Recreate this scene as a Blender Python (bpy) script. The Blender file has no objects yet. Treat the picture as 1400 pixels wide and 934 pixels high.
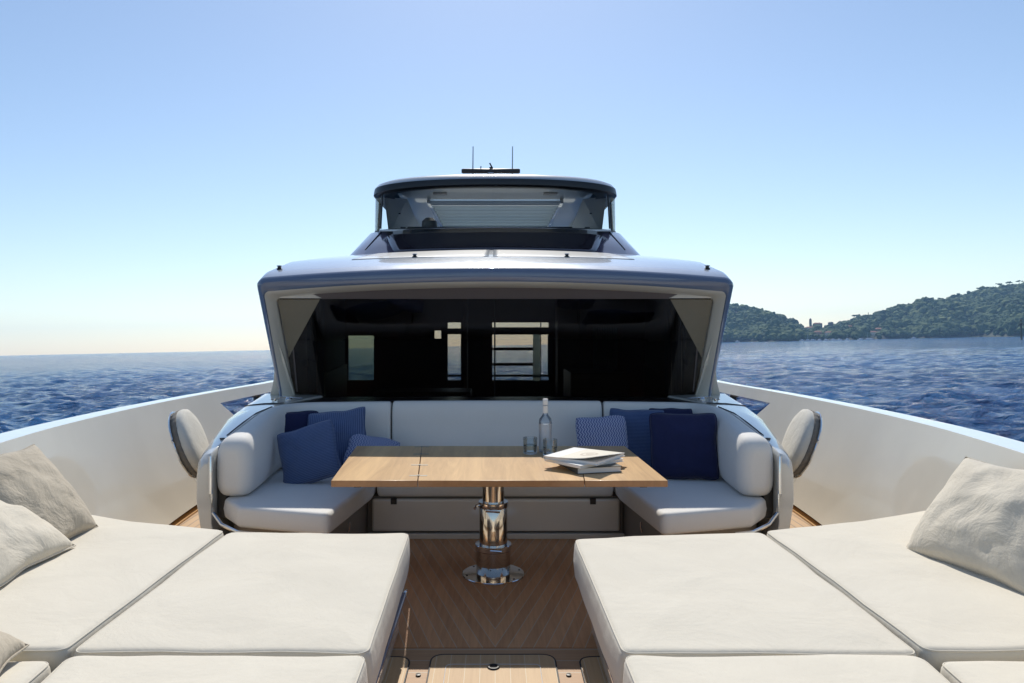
import bpy, bmesh, math, random
import numpy as np
from mathutils import Vector, Matrix, Euler, Quaternion, noise
random.seed(7); np.random.seed(7)
PI = math.pi
sc = bpy.context.scene
col = sc.collection

# ---------------------------------------------------------------- camera, sky, sun
# Boat frame: x right, y towards the stern, z up from the foredeck. The yacht lies slightly heeled and
# trimmed on a level sea: at the end of the script everything aboard is turned by ROLL.
F = 1000.0                                    # focal length, in pixels of a 1400 wide picture
H = 1.6
UP = Vector((-0.0205, 0.0265, 1)).normalized()
ROLL = UP.rotation_difference(Vector((0, 0, 1))).to_matrix().to_4x4()
cam_d = bpy.data.cameras.new('camera'); cam = bpy.data.objects.new('camera', cam_d); col.objects.link(cam)
cam.location = (0, 0, H); cam.rotation_euler = (math.radians(90), 0, 0)
cam_d.sensor_width = 36; cam_d.lens = F/1400*36
cam_d.shift_x = 23/1400; cam_d.shift_y = -22/1400
cam_d.clip_start = 0.05; cam_d.clip_end = 40000
sc.camera = cam
SUN_EL, SUN_AZ = math.radians(47), math.radians(0.6)      # azimuth clockwise from +Y
w = bpy.data.worlds.new('World'); sc.world = w; w.use_nodes = True
wn = w.node_tree.nodes; wl = w.node_tree.links
sky = wn.new('ShaderNodeTexSky'); sky.sky_type = 'NISHITA'; sky.sun_disc = False
sky.sun_elevation = SUN_EL; sky.sun_rotation = SUN_AZ
sky.altitude = 0; sky.air_density = 1.0; sky.dust_density = 0.3; sky.ozone_density = 1.3
wl.new(sky.outputs[0], wn['Background'].inputs[0]); wn['Background'].inputs[1].default_value = 0.108
sl = bpy.data.lights.new('sun', 'SUN'); sl.energy = 3.75; sl.angle = math.radians(0.55); sl.color = (1, .95, .86)
sun = bpy.data.objects.new('sun', sl); col.objects.link(sun)
sd = Vector((math.sin(SUN_AZ)*math.cos(SUN_EL), math.cos(SUN_AZ)*math.cos(SUN_EL), math.sin(SUN_EL)))
sun.rotation_euler = sd.to_track_quat('Z', 'Y').to_euler(); sun.location = (0, 30, 40)
sc.view_settings.view_transform = 'Standard'; sc.view_settings.look = 'None'
sc.view_settings.exposure = 0.29; sc.view_settings.gamma = 1
sc.render.engine = 'CYCLES'
sc.cycles.max_bounces = 12; sc.cycles.transparent_max_bounces = 16; sc.cycles.transmission_bounces = 8
sc.cycles.volume_bounces = 1; sc.cycles.caustics_reflective = False; sc.cycles.caustics_refractive = False
sc.cycles.sample_clamp_indirect = 8

WORLD_THINGS = set()

# ---------------------------------------------------------------- material helpers
def mat(name, base=(.5,.5,.5), rough=.5, metal=0, coat=0, spec=.5, **kw):
    m = bpy.data.materials.new(name); m.use_nodes = True
    b = m.node_tree.nodes['Principled BSDF']
    b.inputs['Base Color'].default_value = (*base, 1); b.inputs['Roughness'].default_value = rough
    b.inputs['Metallic'].default_value = metal; b.inputs['Coat Weight'].default_value = coat
    b.inputs['Coat Roughness'].default_value = .03; b.inputs['Specular IOR Level'].default_value = spec
    for k, v in kw.items(): b.inputs[k.replace('_', ' ')].default_value = v
    return m
def N(m, t, **kw):
    n = m.node_tree.nodes.new(t)
    for k, v in kw.items(): setattr(n, k, v)
    return n
def L(m, a, b): m.node_tree.links.new(a, b)
def P(m): return m.node_tree.nodes['Principled BSDF']
def math_n(m, op, a, b=None, clamp=False):
    n = N(m, 'ShaderNodeMath', operation=op); n.use_clamp = clamp
    for i, v in enumerate((a, b)):
        if v is None: continue
        if isinstance(v, (int, float)): n.inputs[i].default_value = v
        else: L(m, v, n.inputs[i])
    return n.outputs[0]
def noise_n(m, scale, detail=4, rough=.5, vec=None, dist=0):
    n = N(m, 'ShaderNodeTexNoise'); n.inputs['Scale'].default_value = scale
    n.inputs['Detail'].default_value = detail; n.inputs['Roughness'].default_value = rough
    n.inputs['Distortion'].default_value = dist
    if vec is not None: L(m, vec, n.inputs['Vector'])
    return n.outputs['Fac']
def coord(m, kind='Object', scale=(1,1,1), rot=(0,0,0)):
    t = N(m, 'ShaderNodeTexCoord'); mp = N(m, 'ShaderNodeMapping')
    mp.inputs['Scale'].default_value = scale; mp.inputs['Rotation'].default_value = rot
    L(m, t.outputs[kind], mp.inputs['Vector']); return mp.outputs['Vector']
def ramp(m, fac, stops):
    r = N(m, 'ShaderNodeValToRGB'); e = r.color_ramp.elements
    while len(e) < len(stops): e.new(.5)
    for i, (p, c) in enumerate(stops):
        e[i].position = p; e[i].color = (*c, 1) if len(c) == 3 else c
    L(m, fac, r.inputs['Fac']); return r.outputs['Color']
def bump(m, h, strength=.3, dist=.01, prev=None):
    b = N(m, 'ShaderNodeBump'); b.inputs['Strength'].default_value = strength; b.inputs['Distance'].default_value = dist
    L(m, h, b.inputs['Height'])
    if prev is not None: L(m, prev, b.inputs['Normal'])
    return b.outputs['Normal']
def mixc(m, f, a, b, mode='MIX'):
    n = N(m, 'ShaderNodeMix', data_type='RGBA', blend_type=mode)
    for s, v in ((0, f), (6, a), (7, b)):
        if isinstance(v, (int, float)): n.inputs[s].default_value = v
        elif isinstance(v, tuple): n.inputs[s].default_value = (*v, 1)
        else: L(m, v, n.inputs[s])
    return n.outputs[2]

def fabric(name, c1, c2, weave=900, wr=.35, rough=.9, wscale=3.0, sheen=.15, wd=.02):
    """woven cloth: broad tonal mottling, soft wrinkles and thread bump"""
    m = mat(name, c1, rough, spec=.25); p = P(m); p.inputs['Sheen Weight'].default_value = sheen
    v = coord(m)
    big = noise_n(m, wscale, 5, .6, v, .4)
    vs = coord(m, scale=(1, 9, 1)); slub = noise_n(m, 60, 3, .6, vs)
    vt = coord(m, scale=(9, 1, 1)); slub2 = noise_n(m, 60, 3, .6, vt)
    f = math_n(m, 'ADD', math_n(m, 'MULTIPLY', big, .5), math_n(m, 'MULTIPLY', math_n(m, 'ADD', slub, slub2), .25))
    L(m, ramp(m, f, [(.3, c2), (.68, c1)]), p.inputs['Base Color'])
    b1 = bump(m, big, wr, wd)
    b2 = bump(m, math_n(m, 'ADD', slub, slub2), .25, .002, b1)
    L(m, b2, p.inputs['Normal']); return m

M = {}
M['pad'] = fabric('pad_fabric', (.685,.635,.53), (.62,.57,.47), wr=.55, wd=.02)
M['sofa_fabric'] = fabric('sofa_fabric', (.73,.71,.67), (.68,.66,.62), wr=.15, wd=.01, rough=.75)
M['linen_beige'] = fabric('linen_beige', (.52,.455,.355), (.36,.31,.235), wr=.8, wd=.03, wscale=6)
M['linen_white'] = fabric('linen_white', (.68,.62,.51), (.54,.485,.39), wr=.7, wd=.03, wscale=5)
M['cover'] = fabric('cover_cloth', (.66,.63,.56), (.55,.52,.46), wr=.6, wd=.012, wscale=9)
M['cover_band'] = fabric('cover_band', (.22,.20,.17), (.12,.11,.10), wr=.8, wd=.01, wscale=14)
M['piping'] = mat('piping_cloth', (.64,.59,.49), .9)
M['navy'] = fabric('navy_cloth', (.016,.021,.075), (.011,.015,.055), wr=.6, wd=.02, wscale=7, sheen=.12)

def striped(name, base, line, freq, axis=0, zig=False):
    m = mat(name, base, .9, spec=.2); p = P(m); p.inputs['Sheen Weight'].default_value = .25
    t = N(m, 'ShaderNodeTexCoord'); s = N(m, 'ShaderNodeSeparateXYZ'); L(m, t.outputs['Object'], s.inputs[0])
    x, y = s.outputs[axis], s.outputs[1-axis]
    if zig:
        z = math_n(m, 'ABSOLUTE', math_n(m, 'SUBTRACT', math_n(m, 'FRACT', math_n(m, 'MULTIPLY', y, freq*.55)), .5))
        x = math_n(m, 'ADD', x, math_n(m, 'MULTIPLY', z, 1.4/freq))
    fr = math_n(m, 'FRACT', math_n(m, 'MULTIPLY', x, freq))
    tri = math_n(m, 'ABSOLUTE', math_n(m, 'SUBTRACT', fr, .5))
    br = noise_n(m, 130, 2, .6, t.outputs['Object'])
    f = math_n(m, 'ADD', math_n(m, 'MULTIPLY', tri, 1.5), math_n(m, 'MULTIPLY', br, .5))
    cc = ramp(m, f, [(.50, base), (.72, line)])
    L(m, cc, p.inputs['Base Color'])
    big = noise_n(m, 7, 4, .6, t.outputs['Object'], .3)
    L(m, bump(m, f, .35, .003, bump(m, big, .5, .02)), p.inputs['Normal']); return m
M['stripe'] = striped('striped_blue_cloth', (.055,.085,.185), (.11,.155,.28), 62)
M['stripe2'] = striped('ribbed_blue_cloth', (.042,.072,.17), (.085,.13,.25), 90, axis=1)
M['zigzag'] = striped('zigzag_cloth', (.08,.105,.25), (.35,.39,.53), 48, zig=True)

# paint
def gel(name, c, rough=.16, c2=None, coat=.6):
    m = mat(name, c, rough, coat=coat); v = coord(m)
    n = noise_n(m, 1.7, 3, .5, v)
    c2 = c2 or tuple(k*.93 for k in c)
    L(m, ramp(m, n, [(.35, c2), (.65, c)]), P(m).inputs['Base Color'])
    r = math_n(m, 'ADD', rough-.03, math_n(m, 'MULTIPLY', noise_n(m, 14, 4, .6, v), .08)); L(m, r, P(m).inputs['Roughness'])
    L(m, bump(m, noise_n(m, 2.2, 2, .4, v), .04, .02), P(m).inputs['Normal']); return m
M['gelcoat'] = gel('cream_gelcoat', (.69,.64,.545))
M['cap'] = gel('rail_cap_paint', (.74,.76,.76), .22)
M['coaming'] = gel('coaming_paint', (.66,.65,.60), .13)
M['panel'] = gel('panel_gelcoat', (.76,.70,.60), .12)
M['pillar'] = gel('pillar_paint', (.68,.65,.57), .2)
M['cabin'] = gel('silver_cabin_paint', (.50,.54,.60), .24, coat=.8); P(M['cabin']).inputs['Metallic'].default_value = .35
M['roofpanel'] = gel('roof_panel', (.60,.60,.58), .34, coat=.5)
M['brow'] = gel('brow_reflection_blue', (.13,.165,.24), .22, coat=.6)  # sky and sea mirrored in the silver brow, put into a darker blue
M['purple'] = gel('dark_aubergine_paint', (.11,.09,.14), .14, coat=1)
M['skirt'] = gel('dark_plum_reflection', (.028,.020,.027), .12, coat=.8)  # dark reflection on the aubergine skirt, put into the colour
M['hardtop'] = gel('hardtop_grey', (.36,.40,.43), .25)
M['black'] = mat('black_plastic', (.012,.012,.013), .35)
M['blackgloss'] = mat('black_gloss', (.012,.008,.008), .3)
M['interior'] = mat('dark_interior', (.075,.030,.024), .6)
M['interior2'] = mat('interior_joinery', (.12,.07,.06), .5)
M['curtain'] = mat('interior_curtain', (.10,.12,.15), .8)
M['glass_reflection'] = fabric('window_corner_reflection', (.24,.21,.155), (.19,.165,.12), wr=.1)  # sunlit bulwark mirrored in the windshield, painted as a beige tone
M['headliner'] = mat('smoked_headliner', (.115,.095,.09), .4)
M['white'] = mat('white_lacquer', (.80,.80,.77), .4)
M['ceiling'] = mat('grey_green_ceiling', (.42,.46,.43), .3, coat=.4)
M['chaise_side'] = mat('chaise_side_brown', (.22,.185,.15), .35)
M['rubber'] = mat('rubber_seam', (.02,.02,.022), .6)

def steel():
    m = mat('polished_steel', (.62,.57,.50), .07, metal=1)
    v = coord(m, scale=(1,1,30)); n = noise_n(m, 20, 3, .6, v)
    L(m, math_n(m, 'ADD', .05, math_n(m, 'MULTIPLY', n, .08)), P(m).inputs['Roughness']); return m
M['steel'] = steel()
M['hinge'] = mat('dull_steel', (.30,.29,.27), .35, metal=.8)
M['steel2'] = mat('bright_steel', (.72,.72,.72), .1, metal=1)

def teak(name, c1, c2, line, width, chev=0.0, fray=.5, lw=.006, along=1):
    """planks along y (or a chevron), pale caulking between them"""
    m = mat(name, c1, .55, spec=.35); p = P(m)
    t = N(m, 'ShaderNodeTexCoord'); s = N(m, 'ShaderNodeSeparateXYZ'); L(m, t.outputs['Object'], s.inputs[0])
    x, y = s.outputs[0], s.outputs[1]
    if not along: x, y = y, x
    u = x
    if chev:
        u = math_n(m, 'SUBTRACT', math_n(m, 'ABSOLUTE', x), math_n(m, 'MULTIPLY', y, chev))
    k = math_n(m, 'MULTIPLY', u, 1/width)
    fr = math_n(m, 'FRACT', k); idx = math_n(m, 'FLOOR', k)
    d = math_n(m, 'ABSOLUTE', math_n(m, 'SUBTRACT', fr, .5))
    isl = math_n(m, 'GREATER_THAN', d, .5-lw/width/2)
    wn_ = N(m, 'ShaderNodeTexWhiteNoise', noise_dimensions='1D'); L(m, idx, wn_.inputs['W'])
    vg = coord(m, scale=(26, 1.6, 26) if along else (1.6, 26, 26), rot=(0, 0, 0))
    g = noise_n(m, 2.2, 6, .65, vg, .6)
    f = math_n(m, 'ADD', math_n(m, 'MULTIPLY', g, .78), math_n(m, 'MULTIPLY', wn_.outputs[0], .22))
    wood = ramp(m, f, [(.25, c2), (.75, c1)])
    L(m, mixc(m, isl, wood, line), p.inputs['Base Color'])
    L(m, bump(m, math_n(m, 'ADD', g, math_n(m, 'MULTIPLY', isl, -1)), .15, .003), p.inputs['Normal'])
    return m
M['teak_chevron'] = teak('teak_chevron', (.68,.36,.17), (.45,.225,.10), (.52,.41,.29), .064, lw=.004, chev=.30)
M['teak_side'] = teak('teak_side', (.52,.34,.18), (.40,.25,.13), (.10,.09,.08), .07)
M['teak_cross'] = teak('teak_cross', (.50,.31,.165), (.36,.21,.11), (.45,.38,.29), .12, along=0)
M['teak_panel'] = teak('teak_panel', (.56,.38,.20), (.44,.28,.14), (.56,.46,.31), .07, lw=.0035)

def table_wood(name, c1, c2):
    m = mat(name, c1, .34, coat=.15); p = P(m)
    vg = coord(m, scale=(9, .7, 9)); g = noise_n(m, 1.6, 7, .66, vg, 1.6)
    vb = coord(m, scale=(3.3, .05, 1)); b = noise_n(m, 2.2, 1, .4, vb)
    f = math_n(m, 'ADD', math_n(m, 'MULTIPLY', g, .6), math_n(m, 'MULTIPLY', b, .4))
    L(m, ramp(m, f, [(.36, c2), (.5, tuple((a+b)/2 for a, b in zip(c1, c2))), (.64, c1)]), p.inputs['Base Color'])
    L(m, bump(m, g, .06, .002), p.inputs['Normal']); return m
M['tabletop'] = table_wood('oak_tabletop', (.74,.465,.205), (.50,.29,.12))
M['tableedge'] = table_wood('oak_edge', (.42,.19,.07), (.32,.14,.05))

def glass(name, tint, refl=1.0, rough=0.0, gtint=(1,1,1)):
    m = bpy.data.materials.new(name); m.use_nodes = True; nt = m.node_tree
    nt.nodes.remove(nt.nodes['Principled BSDF'])
    out = nt.nodes['Material Output']; tr = N(m, 'ShaderNodeBsdfTransparent'); tr.inputs[0].default_value = (*tint, 1)
    gl = N(m, 'ShaderNodeBsdfGlossy'); gl.inputs['Roughness'].default_value = rough; gl.inputs[0].default_value = (*gtint, 1)
    fr = N(m, 'ShaderNodeFresnel'); fr.inputs['IOR'].default_value = 1.5
    mx = N(m, 'ShaderNodeMixShader')
    L(m, math_n(m, 'MULTIPLY', fr.outputs[0], refl, clamp=True), mx.inputs[0]); L(m, tr.outputs[0], mx.inputs[1]); L(m, gl.outputs[0], mx.inputs[2])
    L(m, mx.outputs[0], out.inputs['Surface']); return m
M['windshield'] = glass('tinted_windshield', (.60,.58,.54), 1.15, .02, (1,.78,.66))
M['upper_glass'] = glass('upper_windshield', (.86,.90,.90), .7)
M['side_glass'] = glass('dark_side_glass', (.55,.64,.62), .5)
M['frost'] = mat('frosted_screen', (.5,.6,.58), .3, Transmission_Weight=.6)
M['clear'] = glass('clear_glass', (.95,.98,.99), .7)
M['water_in'] = glass('drinking_water', (.86,.92,.96), 1.0)
M['bottle'] = glass('bottle_glass', (.90,.94,.98), .9)
m = bpy.data.materials.new('translucent_louvre'); m.use_nodes = True; m.node_tree.nodes.remove(m.node_tree.nodes['Principled BSDF'])
a_ = N(m, 'ShaderNodeBsdfTranslucent'); a_.inputs[0].default_value = (.7,.74,.72,1); b_ = N(m, 'ShaderNodeBsdfDiffuse'); b_.inputs[0].default_value = (.6,.62,.6,1)
x_ = N(m, 'ShaderNodeMixShader'); x_.inputs[0].default_value = .5; L(m, a_.outputs[0], x_.inputs[1]); L(m, b_.outputs[0], x_.inputs[2]); L(m, x_.outputs[0], m.node_tree.nodes['Material Output'].inputs[0])
M['louvre'] = m
M['label_film'] = mat('frosted_label', (.75,.78,.82), .5, Alpha=.35)
M['paper'] = mat('paper_pages', (.72,.71,.68), .8)
M['cover_white'] = mat('white_cover', (.74,.73,.70), .4)
M['cover_cream'] = mat('cream_cover', (.66,.61,.50), .45)
M['cover_dark'] = mat('dark_cover', (.05,.055,.05), .35)
M['print'] = mat('printed_emblem', (.50,.42,.33), .5)
M['print_grey'] = mat('printed_grey', (.56,.55,.53), .5)

# ---------------------------------------------------------------- mesh helpers
def tag(o, label=None, cat=None, group=None, kind=None):
    if label: o['label'] = label
    if cat: o['category'] = cat
    if group: o['group'] = group
    if kind: o['kind'] = kind
    return o
def empty(name, loc, label, cat, group=None, world=False):
    o = bpy.data.objects.new(name, None); col.objects.link(o); o.location = loc; o.empty_display_size = .1
    tag(o, label, cat, group)
    if world: WORLD_THINGS.add(o.name)
    return o
class MB:
    def __init__(s): s.v = []; s.f = []; s.m = []
    def add(s, vs, fs, mi=0):
        o = len(s.v); s.v += [tuple(v) for v in vs]; s.f += [tuple(i+o for i in f) for f in fs]; s.m += [mi]*len(fs); return s
    def box(s, x0, x1, y0, y1, z0, z1, mi=0, M4=None):
        vs = [Vector(p) for p in ((x0,y0,z0),(x1,y0,z0),(x1,y1,z0),(x0,y1,z0),(x0,y0,z1),(x1,y0,z1),(x1,y1,z1),(x0,y1,z1))]
        if M4 is not None: vs = [M4 @ v for v in vs]
        return s.add(vs, [(0,3,2,1),(4,5,6,7),(0,1,5,4),(1,2,6,5),(2,3,7,6),(3,0,4,7)], mi)
    def prism(s, poly, z0, z1, mi=0):
        a = sum(poly[i][0]*poly[(i+1)%len(poly)][1]-poly[(i+1)%len(poly)][0]*poly[i][1] for i in range(len(poly)))
        if a < 0: poly = poly[::-1]
        n = len(poly); vs = [(x,y,z0) for x,y in poly]+[(x,y,z1) for x,y in poly]
        return s.add(vs, [tuple(range(n-1,-1,-1)), tuple(range(n,2*n))]+[(i,(i+1)%n,n+(i+1)%n,n+i) for i in range(n)], mi)
    def loft(s, rings, closed=True, caps=True, mi=0):
        n = len(rings[0]); vs = [p for r in rings for p in r]; fs = []
        for k in range(len(rings)-1):
            for i in range(n if closed else n-1):
                j = (i+1) % n; fs.append((k*n+i, k*n+j, (k+1)*n+j, (k+1)*n+i))
        if caps and closed: fs += [tuple(range(n-1,-1,-1)), tuple(range((len(rings)-1)*n, len(rings)*n))]
        return s.add(vs, fs, mi)
    def lathe(s, prof, c=(0,0,0), seg=40, mi=0, M4=None):
        rings = []
        for r, z in prof:
            ring = [Vector((max(r,1e-4)*math.cos(2*PI*i/seg), max(r,1e-4)*math.sin(2*PI*i/seg), z)) for i in range(seg)]
            if M4 is not None: ring = [M4 @ p for p in ring]
            rings.append([p+Vector(c) for p in ring])
        return s.loft(rings, True, True, mi)
    def tube(s, path, r, seg=10, mi=0, closed=False):
        path = [Vector(p) for p in path]; rings = []; n = len(path)
        for i, p in enumerate(path):
            if closed: t = path[(i+1)%n]-path[i-1]
            else: t = path[min(i+1,n-1)]-path[max(i-1,0)]
            t.normalize(); a = Vector((0,0,1)) if abs(t.z) < .9 else Vector((0,1,0))
            u = t.cross(a).normalized(); v = u.cross(t)
            rr = r[i] if isinstance(r, (list, tuple)) else r
            rings.append([p+(u*math.cos(2*PI*k/seg)+v*math.sin(2*PI*k/seg))*rr for k in range(seg)])
        if closed: rings.append(rings[0])
        return s.loft(rings, True, not closed, mi)
    def build(s, name, mats, parent=None, smooth=True, bevel=0, bseg=3, angle=35, loc=None):
        me = bpy.data.meshes.new(name); me.from_pydata(s.v, [], s.f)
        if not isinstance(mats, (list, tuple)): mats = [mats]
        for m in mats: me.materials.append(m)
        me.polygons.foreach_set('material_index', s.m)
        bm = bmesh.new(); bm.from_mesh(me); bmesh.ops.recalc_face_normals(bm, faces=bm.faces); bm.to_mesh(me); bm.free()
        me.polygons.foreach_set('use_smooth', [smooth]*len(me.polygons)); me.update()
        o = bpy.data.objects.new(name, me); col.objects.link(o)
        if smooth: 
            try: me.set_sharp_from_angle(angle=math.radians(angle))
            except Exception: pass
        if bevel:
            b = o.modifiers.new('bevel', 'BEVEL'); b.width = bevel; b.segments = bseg; b.limit_method = 'ANGLE'; b.angle_limit = math.radians(40)
            b.harden_normals = False
        if parent is not None:
            o.parent = parent
            # vertices are written in the boat (or sea) frame: shift them so that the part sits on its parent
            off = Vector(parent.location); p = parent.parent
            while p is not None: off += Vector(p.location); p = p.parent
            if off.length > 0: me.transform(Matrix.Translation(-off))
        elif loc is not None:
            me.transform(Matrix.Translation(-Vector(loc))); o.location = loc
        return o
def round_poly(poly, r, seg=5, step=.12):
    """round the corners of a convex polygon and subdivide its sides"""
    a = sum(poly[i][0]*poly[(i+1)%len(poly)][1]-poly[(i+1)%len(poly)][0]*poly[i][1] for i in range(len(poly)))
    if a < 0: poly = poly[::-1]
    n = len(poly); out = []
    for i in range(n):
        p0, p1, p2 = Vector(poly[i-1]), Vector(poly[i]), Vector(poly[(i+1)%n])
        a, b = (p0-p1), (p2-p1); la, lb = a.length, b.length; a.normalize(); b.normalize()
        ang = a.angle(b); t = min(r/math.tan(ang/2), la*.45, lb*.45)
        q0, q1 = p1+a*t, p1+b*t
        for k in range(seg+1):
            s = k/seg; out.append(q0*(1-s)**2+p1*2*s*(1-s)+q1*s*s)
    res = []
    for i in range(len(out)):
        p, q = out[i], out[(i+1)%len(out)]; m = max(1, int((q-p).length/step))
        for k in range(m): res.append(p.lerp(q, k/m))
    return res
def inset(pts, d):
    n = len(pts); out = []
    for i in range(n):
        t = (pts[(i+1)%n]-pts[i-1]).normalized(); nr = Vector((-t.y, t.x)); out.append(pts[i]+nr*d)
    return out
def cushion(poly, z0, z1, r=.035, crown=.015, corner=.07, wob=.003, seed=0, bulge=.006):
    pts = round_poly(poly, corner); c = sum(pts, Vector((0,0)))/len(pts); mb = MB(); rings = []
    def ring(ps, z, w=1): 
        R = []
        for p in ps:
            nz = noise.noise(Vector((p.x*3+seed*7.1, p.y*3, z*4))); n2 = noise.noise(Vector((p.x*9+seed*3.3, p.y*9, z*6)))
            R.append(Vector((p.x+n2*wob*w*.8, p.y+nz*wob*w*.8, z+(nz*1.4+n2*.6)*wob*w)))
        return R
    rings.append(ring([c+(p-c)*.02 for p in inset(pts, r)], z0, 0))
    K = 5
    for k in range(K+1):
        a = k/K*PI/2; rings.append(ring(inset(pts, r*(1-math.sin(a))), z0+r*(1-math.cos(a)), .5))
    rings.append(ring(inset(pts, -bulge), (z0+z1)/2, 1.5))
    for k in range(K+1):
        a = k/K*PI/2; rings.append(ring(inset(pts, r*(1-math.cos(a))), z1-r*(1-math.sin(a)), .8))
    base = inset(pts, r)
    for s in (.97,.93,.87,.8,.7,.6,.5,.38,.26,.14,.02):
        rings.append(ring([c+(p-c)*s for p in base], z1+crown*(1-s**4), 1.2))
    mb.loft(rings); mb.outline = pts; mb.wobble = ring
    return mb
def pillow_mb(w, h, t, seed=0, n=34, rnd=.0):
    """cushion cover: full middle, pinched edges, pointed corners, folds running into the corners"""
    mb = MB(); vs = []; fs = []
    for side in (1, -1):
        o = len(vs)
        for j in range(n+1):
            for i in range(n+1):
                u = -1+2*i/n; v = -1+2*j/n
                pin = 1-.055*(1-v*v)*abs(u)**3; pin2 = 1-.055*(1-u*u)*abs(v)**3
                cr = 1-rnd*(abs(u*v))**5; wv = noise.noise(Vector((u*1.3+seed*9, v*1.3, 5)))*.035*h; wu = noise.noise(Vector((u*1.3, v*1.3+seed*4, 8)))*.03*w
                x = u*pin*w/2*cr+wu; y = v*pin2*h/2*cr+wv
                e = max(0, (1-u**2))*max(0, (1-v**2)); z = t/2*e**.42
                f = noise.noise(Vector((u*2.2+seed*5, v*2.2, side*3)))*.16+noise.noise(Vector((u*5+seed, v*5, side*2)))*.07
                fold = math.sin((math.atan2(v, u)*9)+seed)*.05*(u*u+v*v)*.5
                z *= (1+f+fold)
                vs.append((x, y, side*z))
        for j in range(n):
            for i in range(n):
                a = o+j*(n+1)+i; q = (a, a+1, a+n+2, a+n+1); fs.append(q if side == 1 else q[::-1])
    mb.add(vs, fs)
    return mb
def rim(w, h, n=24, seed=0, rnd=0):
    pts = []
    for k in range(4):
        for i in range(n):
            s = -1+2*i/n
            u, v = [(s,-1),(1,s),(-s,1),(-1,-s)][k]
            cr = 1-rnd*(abs(u*v))**5; wv = noise.noise(Vector((u*1.3+seed*9, v*1.3, 5)))*.035*h; wu = noise.noise(Vector((u*1.3, v*1.3+seed*4, 8)))*.03*w
            pts.append(((u*(1-.055*(1-v*v)*abs(u)**3))*w/2*cr+wu, (v*(1-.055*(1-u*u)*abs(v)**3))*h/2*cr+wv, 0))
    return pts
def pillow(m, origin, U, V, w, h, t, label, group, seed=0, pipe=None, name='cushion', cat='cushion', rnd=None):
    """origin = centre; U, V = directions of its width and height"""
    U = Vector(U).normalized(); V = Vector(V); V = (V-U*V.dot(U)).normalized(); W = U.cross(V)
    M4 = Matrix((U, V, W)).transposed().to_4x4(); M4.translation = Vector(origin)
    rnd = (.07 if name == 'cushion' else .0) if rnd is None else rnd
    mb = pillow_mb(w, h, t, seed, rnd=rnd)
    bm_o = mb.build(name, m, angle=80)
    # weld the two halves along the seam
    bm = bmesh.new(); bm.from_mesh(bm_o.data); bmesh.ops.remove_doubles(bm, verts=bm.verts, dist=1e-5); bm.to_mesh(bm_o.data); bm.free()
    bm_o.matrix_basis = M4; tag(bm_o, label, cat, group)
    p = MB().tube(rim(w, h, 24, seed, rnd), .0045, 6, closed=True).build('piping', pipe or m); p.parent = bm_o
    return bm_o

# curves of the hull
def interp(tab, x):
    if x <= tab[0][0]: return tab[0][1]
    for i in range(len(tab)-1):
        x0, y0 = tab[i][:2]; x1, y1 = tab[i+1][:2]
        if x <= x1:
            s = (x-x0)/(x1-x0)
            ya = tab[i-1][1] if i > 0 else y0-(y1-y0); xa = tab[i-1][0] if i > 0 else x0-(x1-x0)
            yb = tab[i+2][1] if i+2 < len(tab) else y1+(y1-y0); xb = tab[i+2][0] if i+2 < len(tab) else x1+(x1-x0)
            m0 = (y1-ya)/(x1-xa)*(x1-x0); m1 = (yb-y0)/(xb-x0)*(x1-x0)
            return (2*s**3-3*s**2+1)*y0+(s**3-2*s**2+s)*m0+(-2*s**3+3*s**2)*y1+(s**3-s**2)*m1
    return tab[-1][1]
XT = [(-1.6,.03),(-.7,1.0),(1,1.86),(2.5,2.40),(4.14,2.80),(5.2,2.97),(6.4,3.06),(8,3.06),(9.5,3.03),(13.4,2.96)]
ZT = [(-1.6,1.05),(2,.97),(4.14,.93),(5.2,.905),(6.4,.88),(8,.85),(9.5,.815),(13.4,.76)]
def xtop(d): return interp(XT, d)
def ztop(d): return interp(ZT, d)
def xbase(d): return max(.02, xtop(d)-.40)
def bpt(d, t, s):
    return Vector((s*(xbase(d)+(xtop(d)-xbase(d))*t**.85), d, ztop(d)*t))

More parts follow.
